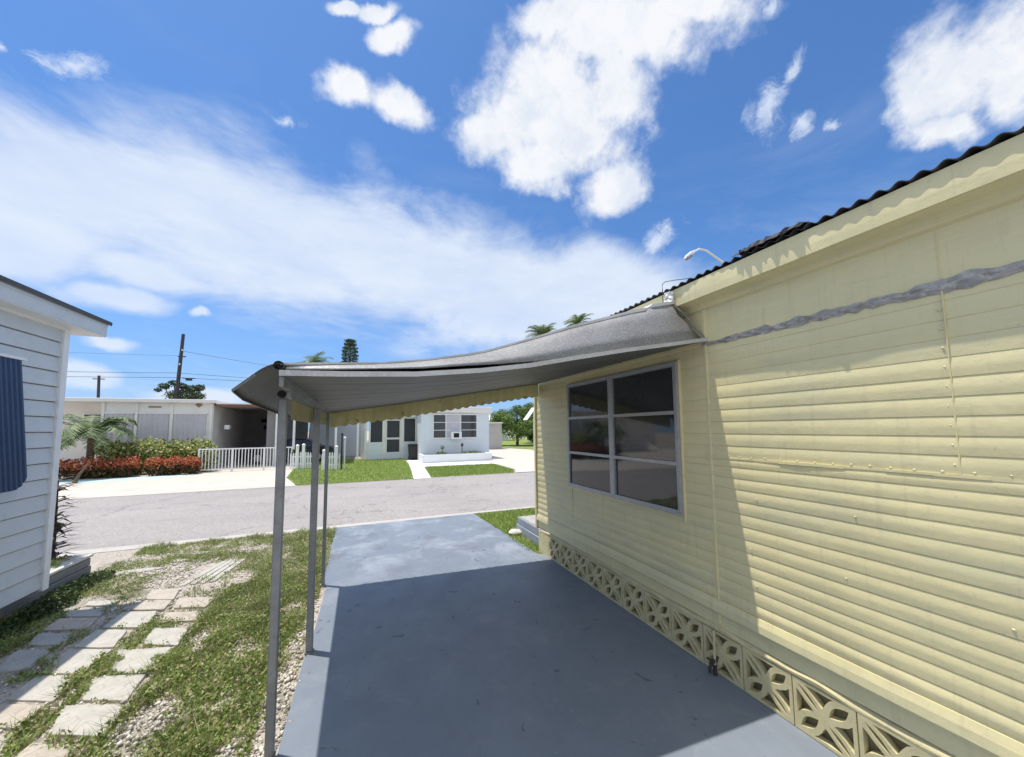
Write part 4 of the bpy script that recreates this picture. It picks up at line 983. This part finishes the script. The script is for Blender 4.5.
T=thing('wheeled_bin','black wheeled bin standing by the porch corner','bin',(2.72,21.9,0)); m=MB(); m.add([(2.50,21.65,.04),(2.94,21.65,.04),(2.94,22.1,.04),(2.50,22.1,.04),(2.44,21.6,.80),(3.0,21.6,.80),(3.0,22.15,.80),(2.44,22.15,.80)],[(3,2,1,0),(4,5,6,7),(0,1,5,4),(1,2,6,5),(2,3,7,6),(3,0,4,7)]); m.build('body','black_plastic',T,bevel=.02)
m=MB(); m.box(2.42,3.02,21.57,22.18,.805,.86); m.build('lid','black_plastic',T,bevel=.02); m=MB(); m.tube([(2.48,22.1,.08),(2.96,22.1,.08)],.08,10); m.build('wheel','rubber',T)
T=thing('garden_planter','long white walled planter bed in front of the pale blue house','planter',(4.65,19.2,0))
m=MB(); m.box(2.8,6.5,18.9,19.02,-.02,.40); m.box(2.8,2.92,19.021,20.2,-.02,.40); m.box(6.38,6.5,19.021,20.2,-.02,.40); m.build('planter_walls','white_conc',T,bevel=.01)
m=MB(); m.box(2.921,6.379,19.021,20.2,-.02,.33); m.build('soil','soil',T)
for (x,z,n,s,lab) in ((3.9,.42,240,.5,'low green plant at the left end of the white planter'),(3.95,.72,90,.18,'small dark potted plant hanging low against the blue wall'),(5.5,.42,300,.9,'spreading low green plants at the right of the white planter')):
    T=thing('bedding_plant',lab,'plant',(x,19.6,.33)); V,F=leaves(cloud_pts([(x,19.6,z,s*.6,.2,.10)],n),.07,1.2,.5); fastmesh('foliage',V,F,'tree_g',T)
    m=MB(); m.tube([(x,19.6,.30),(x,19.6,z)],.015,5); m.build('stem','bark',T)
T=thing('garden_ornament','small dark ornament on a stand before the front window','ornament',(5.0,19.5,.33)); m=MB(); m.tube([(5.0,19.5,.33),(5.0,19.5,.75)],.02,6); m.build('stand','black_plastic',T); m=MB(); m.tube([(5.0,19.5,.75),(5.0,19.5,.85),(5.0,19.5,.95)],[.03,.09,.02],8); m.build('head','black_plastic',T)
B=thing('beige_shed','small beige shed at the end of the right driveway','shed',(10.4,29,0)); m=MB(); m.box(9.3,10.86,29,31,-.02,2.15); m.build('walls','shed',B); m=MB(); m.box(9.2,10.95,28.9,31.1,2.15,2.25); m.build('roof','white_wall',B); m=MB(); m.box(9.6,10.3,28.96,28.99,0,1.95); m.build('door','shed',B)
# ---- trees
def tree(name,label,x,y,h,cl,n,size,mat,tr=.12,group=None,cat='tree'):
    T=thing(name,label,cat,(x,y,0),group); m=MB(); m.tube([(x,y,-.05),(x+.05,y,h*.35),(x,y+.05,h*.75)],[tr*1.4,tr,tr*.5],8)
    for c in cl[:6]: m.tube([(x+.02,y,h*.3),((x+c[0])/2,(y+c[1])/2,(h*.35+c[2])/2+.1),(c[0],c[1],c[2])],[tr*.6,tr*.4,tr*.15],6)
    m.build('trunk','bark',T); V,F=leaves(cloud_pts(cl,n),size,1.2,.55); fastmesh('crown',V,F,mat,T)
def clumps(x,y,z0,z1,r,k,seed):
    r_=random.Random(seed); o=[]
    for i in range(k):
        a=r_.uniform(0,6.28); q=r_.uniform(0,1)**.5*r; z=z0+(z1-z0)*r_.random(); s=r_.uniform(.28,.45)*r*(1.2-.5*(z-z0)/(z1-z0+.01)); o.append((x+q*math.cos(a),y+q*math.sin(a),z,s,s,s*.75))
    return o
tree('leafy_tree','bright green leafy tree behind the shed at the end of the right driveway',14.4,34,4.4,clumps(14.4,34,.7,3.9,2.3,24,2),16000,.16,'tree_g')
tree('dark_shrub','dark rounded shrub with pale blooms below the leafy tree',16.0,33.5,2.0,clumps(16.0,33.5,.5,1.9,1.5,12,4),5000,.15,'tree_d',.06,cat='shrub')
tree('leafy_tree','pale green tree partly behind the yellow home corner',19.0,38,5.4,clumps(19,38,2,5,2.6,16,9),9000,.18,'tree_g')
tree('leafy_tree','dark green tree behind the pole beyond the white flat roof',-16.9,46,6.9,[(-18.2,46,6.2,.45,.5,.3),(-17.5,46,6.55,.4,.5,.25),(-16.9,46,6.25,.5,.6,.3),(-16.1,46,6.0,.7,.6,.35),(-16.5,46,5.3,1.5,1.2,.6),(-15.4,46,6.1,.4,.5,.35),(-18.7,46,5.8,.3,.3,.2)],4600,.16,'tree_d',.2)
tree('dark_shrub','round dark green shrub behind the first picket panel',-2.85,20.0,1.3,clumps(-2.85,20,.4,1.05,.35,7,6),1500,.08,'tree_d',.03,cat='shrub')
def pine(x,y,h,label):
    T=thing('norfolk_pine',label,'pine tree',(x,y,0)); m=MB(); m.tube([(x,y,-.05),(x,y,h*.6),(x,y,h)],[.22,.15,.04],8); m.build('trunk','bark',T); cl=[]
    for k in range(9):
        z=h-.45-k*.55; r=.45+.13*k if k<3 else .85
        for q in range(6): a=q*1.05+k*.5; cl.append((x+r*math.cos(a),y+r*math.sin(a),z+.10,.42,.42,.22))
    V,F=leaves(cloud_pts(cl,7500),.17,1.2,.5); fastmesh('crown',V,F,'tree_d',T)
pine(-2.05,60,15.6,'slim tiered dark pine rising above the carport roof')
for i,(x,y,h,r,lab) in enumerate([(-9,62,8,4,'rounded distant tree left of the slim pine, hidden behind the carport'),(3,66,9,5,'broad distant tree behind the pale blue house'),(34,50,6,4,'rounded tree far beyond the yellow home'),(-34,55,6,4.5,'rounded distant tree behind the white home on the left')]):
    tree('distant_tree',lab,x,y,h,clumps(x,y,h*.4,h*.85,r*.7,12,30+i),5200,.3,'tree_g',.2,'distant trees behind the houses')
T=thing('slanted_canopy','white slanted canopy panel standing between shed and yellow home corner by the trees','canopy',(12.0,26,0)); m=MB(); m.sheet([[(11.7,25.6,2.35),(12.45,25.6,3.30)],[(11.7,26.4,2.35),(12.45,26.4,3.30)]],(0,0,.05)); m.build('panel','white_trim',T)
for px_,pz_ in ((12.38,3.2),): m=MB(); m.tube([(px_,25.9,0),(px_,25.9,pz_)],.035,8); m.build('pole','white_trim',T)
# far backdrop houses
for i,(x,y,w_,d_,h) in enumerate([(-26,40,9,8,2.8),(14,52,10,8,2.8),(30,36,9,8,2.9)]):
    B=thing('distant_house',['low pale house far behind the white flat roofed house','low pale house behind the beige shed and trees','low pale house far right beyond the yellow home'][i],'house',(x,y,0))
    m=MB(); m.box(x-w_/2,x+w_/2,y-d_/2,y+d_/2,-.02,h); m.build('walls','white_wall',B)
    m=MB(); m.add([(x-w_/2-.4,y-d_/2-.4,h),(x+w_/2+.4,y-d_/2-.4,h),(x+w_/2+.4,y+d_/2+.4,h),(x-w_/2-.4,y+d_/2+.4,h),(x-w_/2-.4,y,h+1),(x+w_/2+.4,y,h+1)],[(0,1,2,3),(0,4,5,1),(2,5,4,3),(0,3,4),(1,5,2)]); m.build('roof','white_wall',B)
    for k in (-.25,.2): m=MB(); m.box(x+w_*k-.6,x+w_*k+.6,y-d_/2-.03,y-d_/2-.001,1,2.1); m.build('window','glass',B)
# ---- utility poles and wires
T=thing('utility_pole','tall dark leaning wooden utility pole behind the white flat roofed house','utility pole',(-17.0,45,0)); m=MB(); m.tube([(-17.05,45,-.1),(-16.62,45,11.3)],.19,10,r2=.13); m.build('shaft','pole',T)
m=MB(); m.box(-16.9,-16.3,44.9,45.0,9.0,9.1); m.build('bracket','pole',T)
m=MB(); m.tube([(-16.55,44.8,9.6),(-16.55,44.8,9.75)],.06,8); m.tube([(-16.7,44.8,8.2),(-16.7,44.8,8.35)],.06,8); m.build('insulator','white_trim',T)
T=thing('utility_pole','short thin distant utility pole near the white home eave','utility pole',(-22.4,45,0)); m=MB(); m.tube([(-22.3,45,-.1),(-22.52,45,6.9)],.13,8,r2=.10); m.build('shaft','pole',T); m=MB(); m.box(-22.9,-22.1,44.9,45.0,6.55,6.62); m.build('crossarm','pole',T)
def wire(p0,p1,sag,label,r=.02):
    pts=[]; 
    for i in range(17): t=i/16; pts.append(tuple(Vector(p0)*(1-t)+Vector(p1)*t-Vector((0,0,sag*4*t*(1-t)))))
    T=MB().tube(pts,r,5).build('overhead_wire','wire',loc=p0); tag(T,label,'wire')
wire((-45,45,7.2),(-16.78,44.8,7.4),.25,'upper of the two level wires left of the tall pole')
wire((-45,45,6.6),(-16.80,44.8,6.95),.2,'lower of the two level wires left of the tall pole')
wire((-16.78,44.8,7.4),(20,47,7.3),.35,'level wire from the tall pole passing behind the carport')
wire((-16.68,44.8,9.6),(10,40,6.0),.3,'wire sloping down right from near the top of the tall pole',.017)
wire((-45,45,9.2),(-16.7,44.8,9.1),.3,'faint highest wire left of the tall pole',.010)
wire((-16.80,44.8,6.95),(14,45,6.5),.1,'lowest wire running right from the tall pole')
T=thing('splice_box','small dark box with wings hanging on the lowest wire right of the tall pole','wire box',(-15.9,44.8,6.8)); m=MB(); m.box(-16.15,-15.65,44.7,44.9,6.68,6.86); m.build('housing','black_plastic',T,bevel=.03); m=MB(); m.box(-16.4,-15.4,44.76,44.84,6.87,6.95); m.build('clamp','black_plastic',T)
# ---- street lamp beyond the roof
T=thing('street_lamp','white cobra head street lamp arm reaching left above the tin roof','street lamp',(9.6,6.9,0))
m=MB(); m.tube([(9.6,6.9,0),(9.6,6.9,6.1)],.08,10,r2=.06); m.build('shaft','galv',T)
m=MB(); m.tube([(9.6,6.9,6.05),(9.2,6.9,6.28),(8.6,6.9,6.50),(8.32,6.9,6.50),(8.1,6.9,6.36)],[.028,.028,.026,.026,.024],8); m.build('arm','lampw',T)
m=MB(); m.tube([(8.18,6.9,6.42),(8.02,6.9,6.32),(7.86,6.9,6.20),(7.76,6.9,6.12)],[.03,.055,.05,.015],10); lh=m.build('lamp_head','lampw',T)
m=MB(); m.tube([(8.0,6.9,6.26),(7.84,6.9,6.14)],[.055,.05],8); m.build('lens','galv',lh)
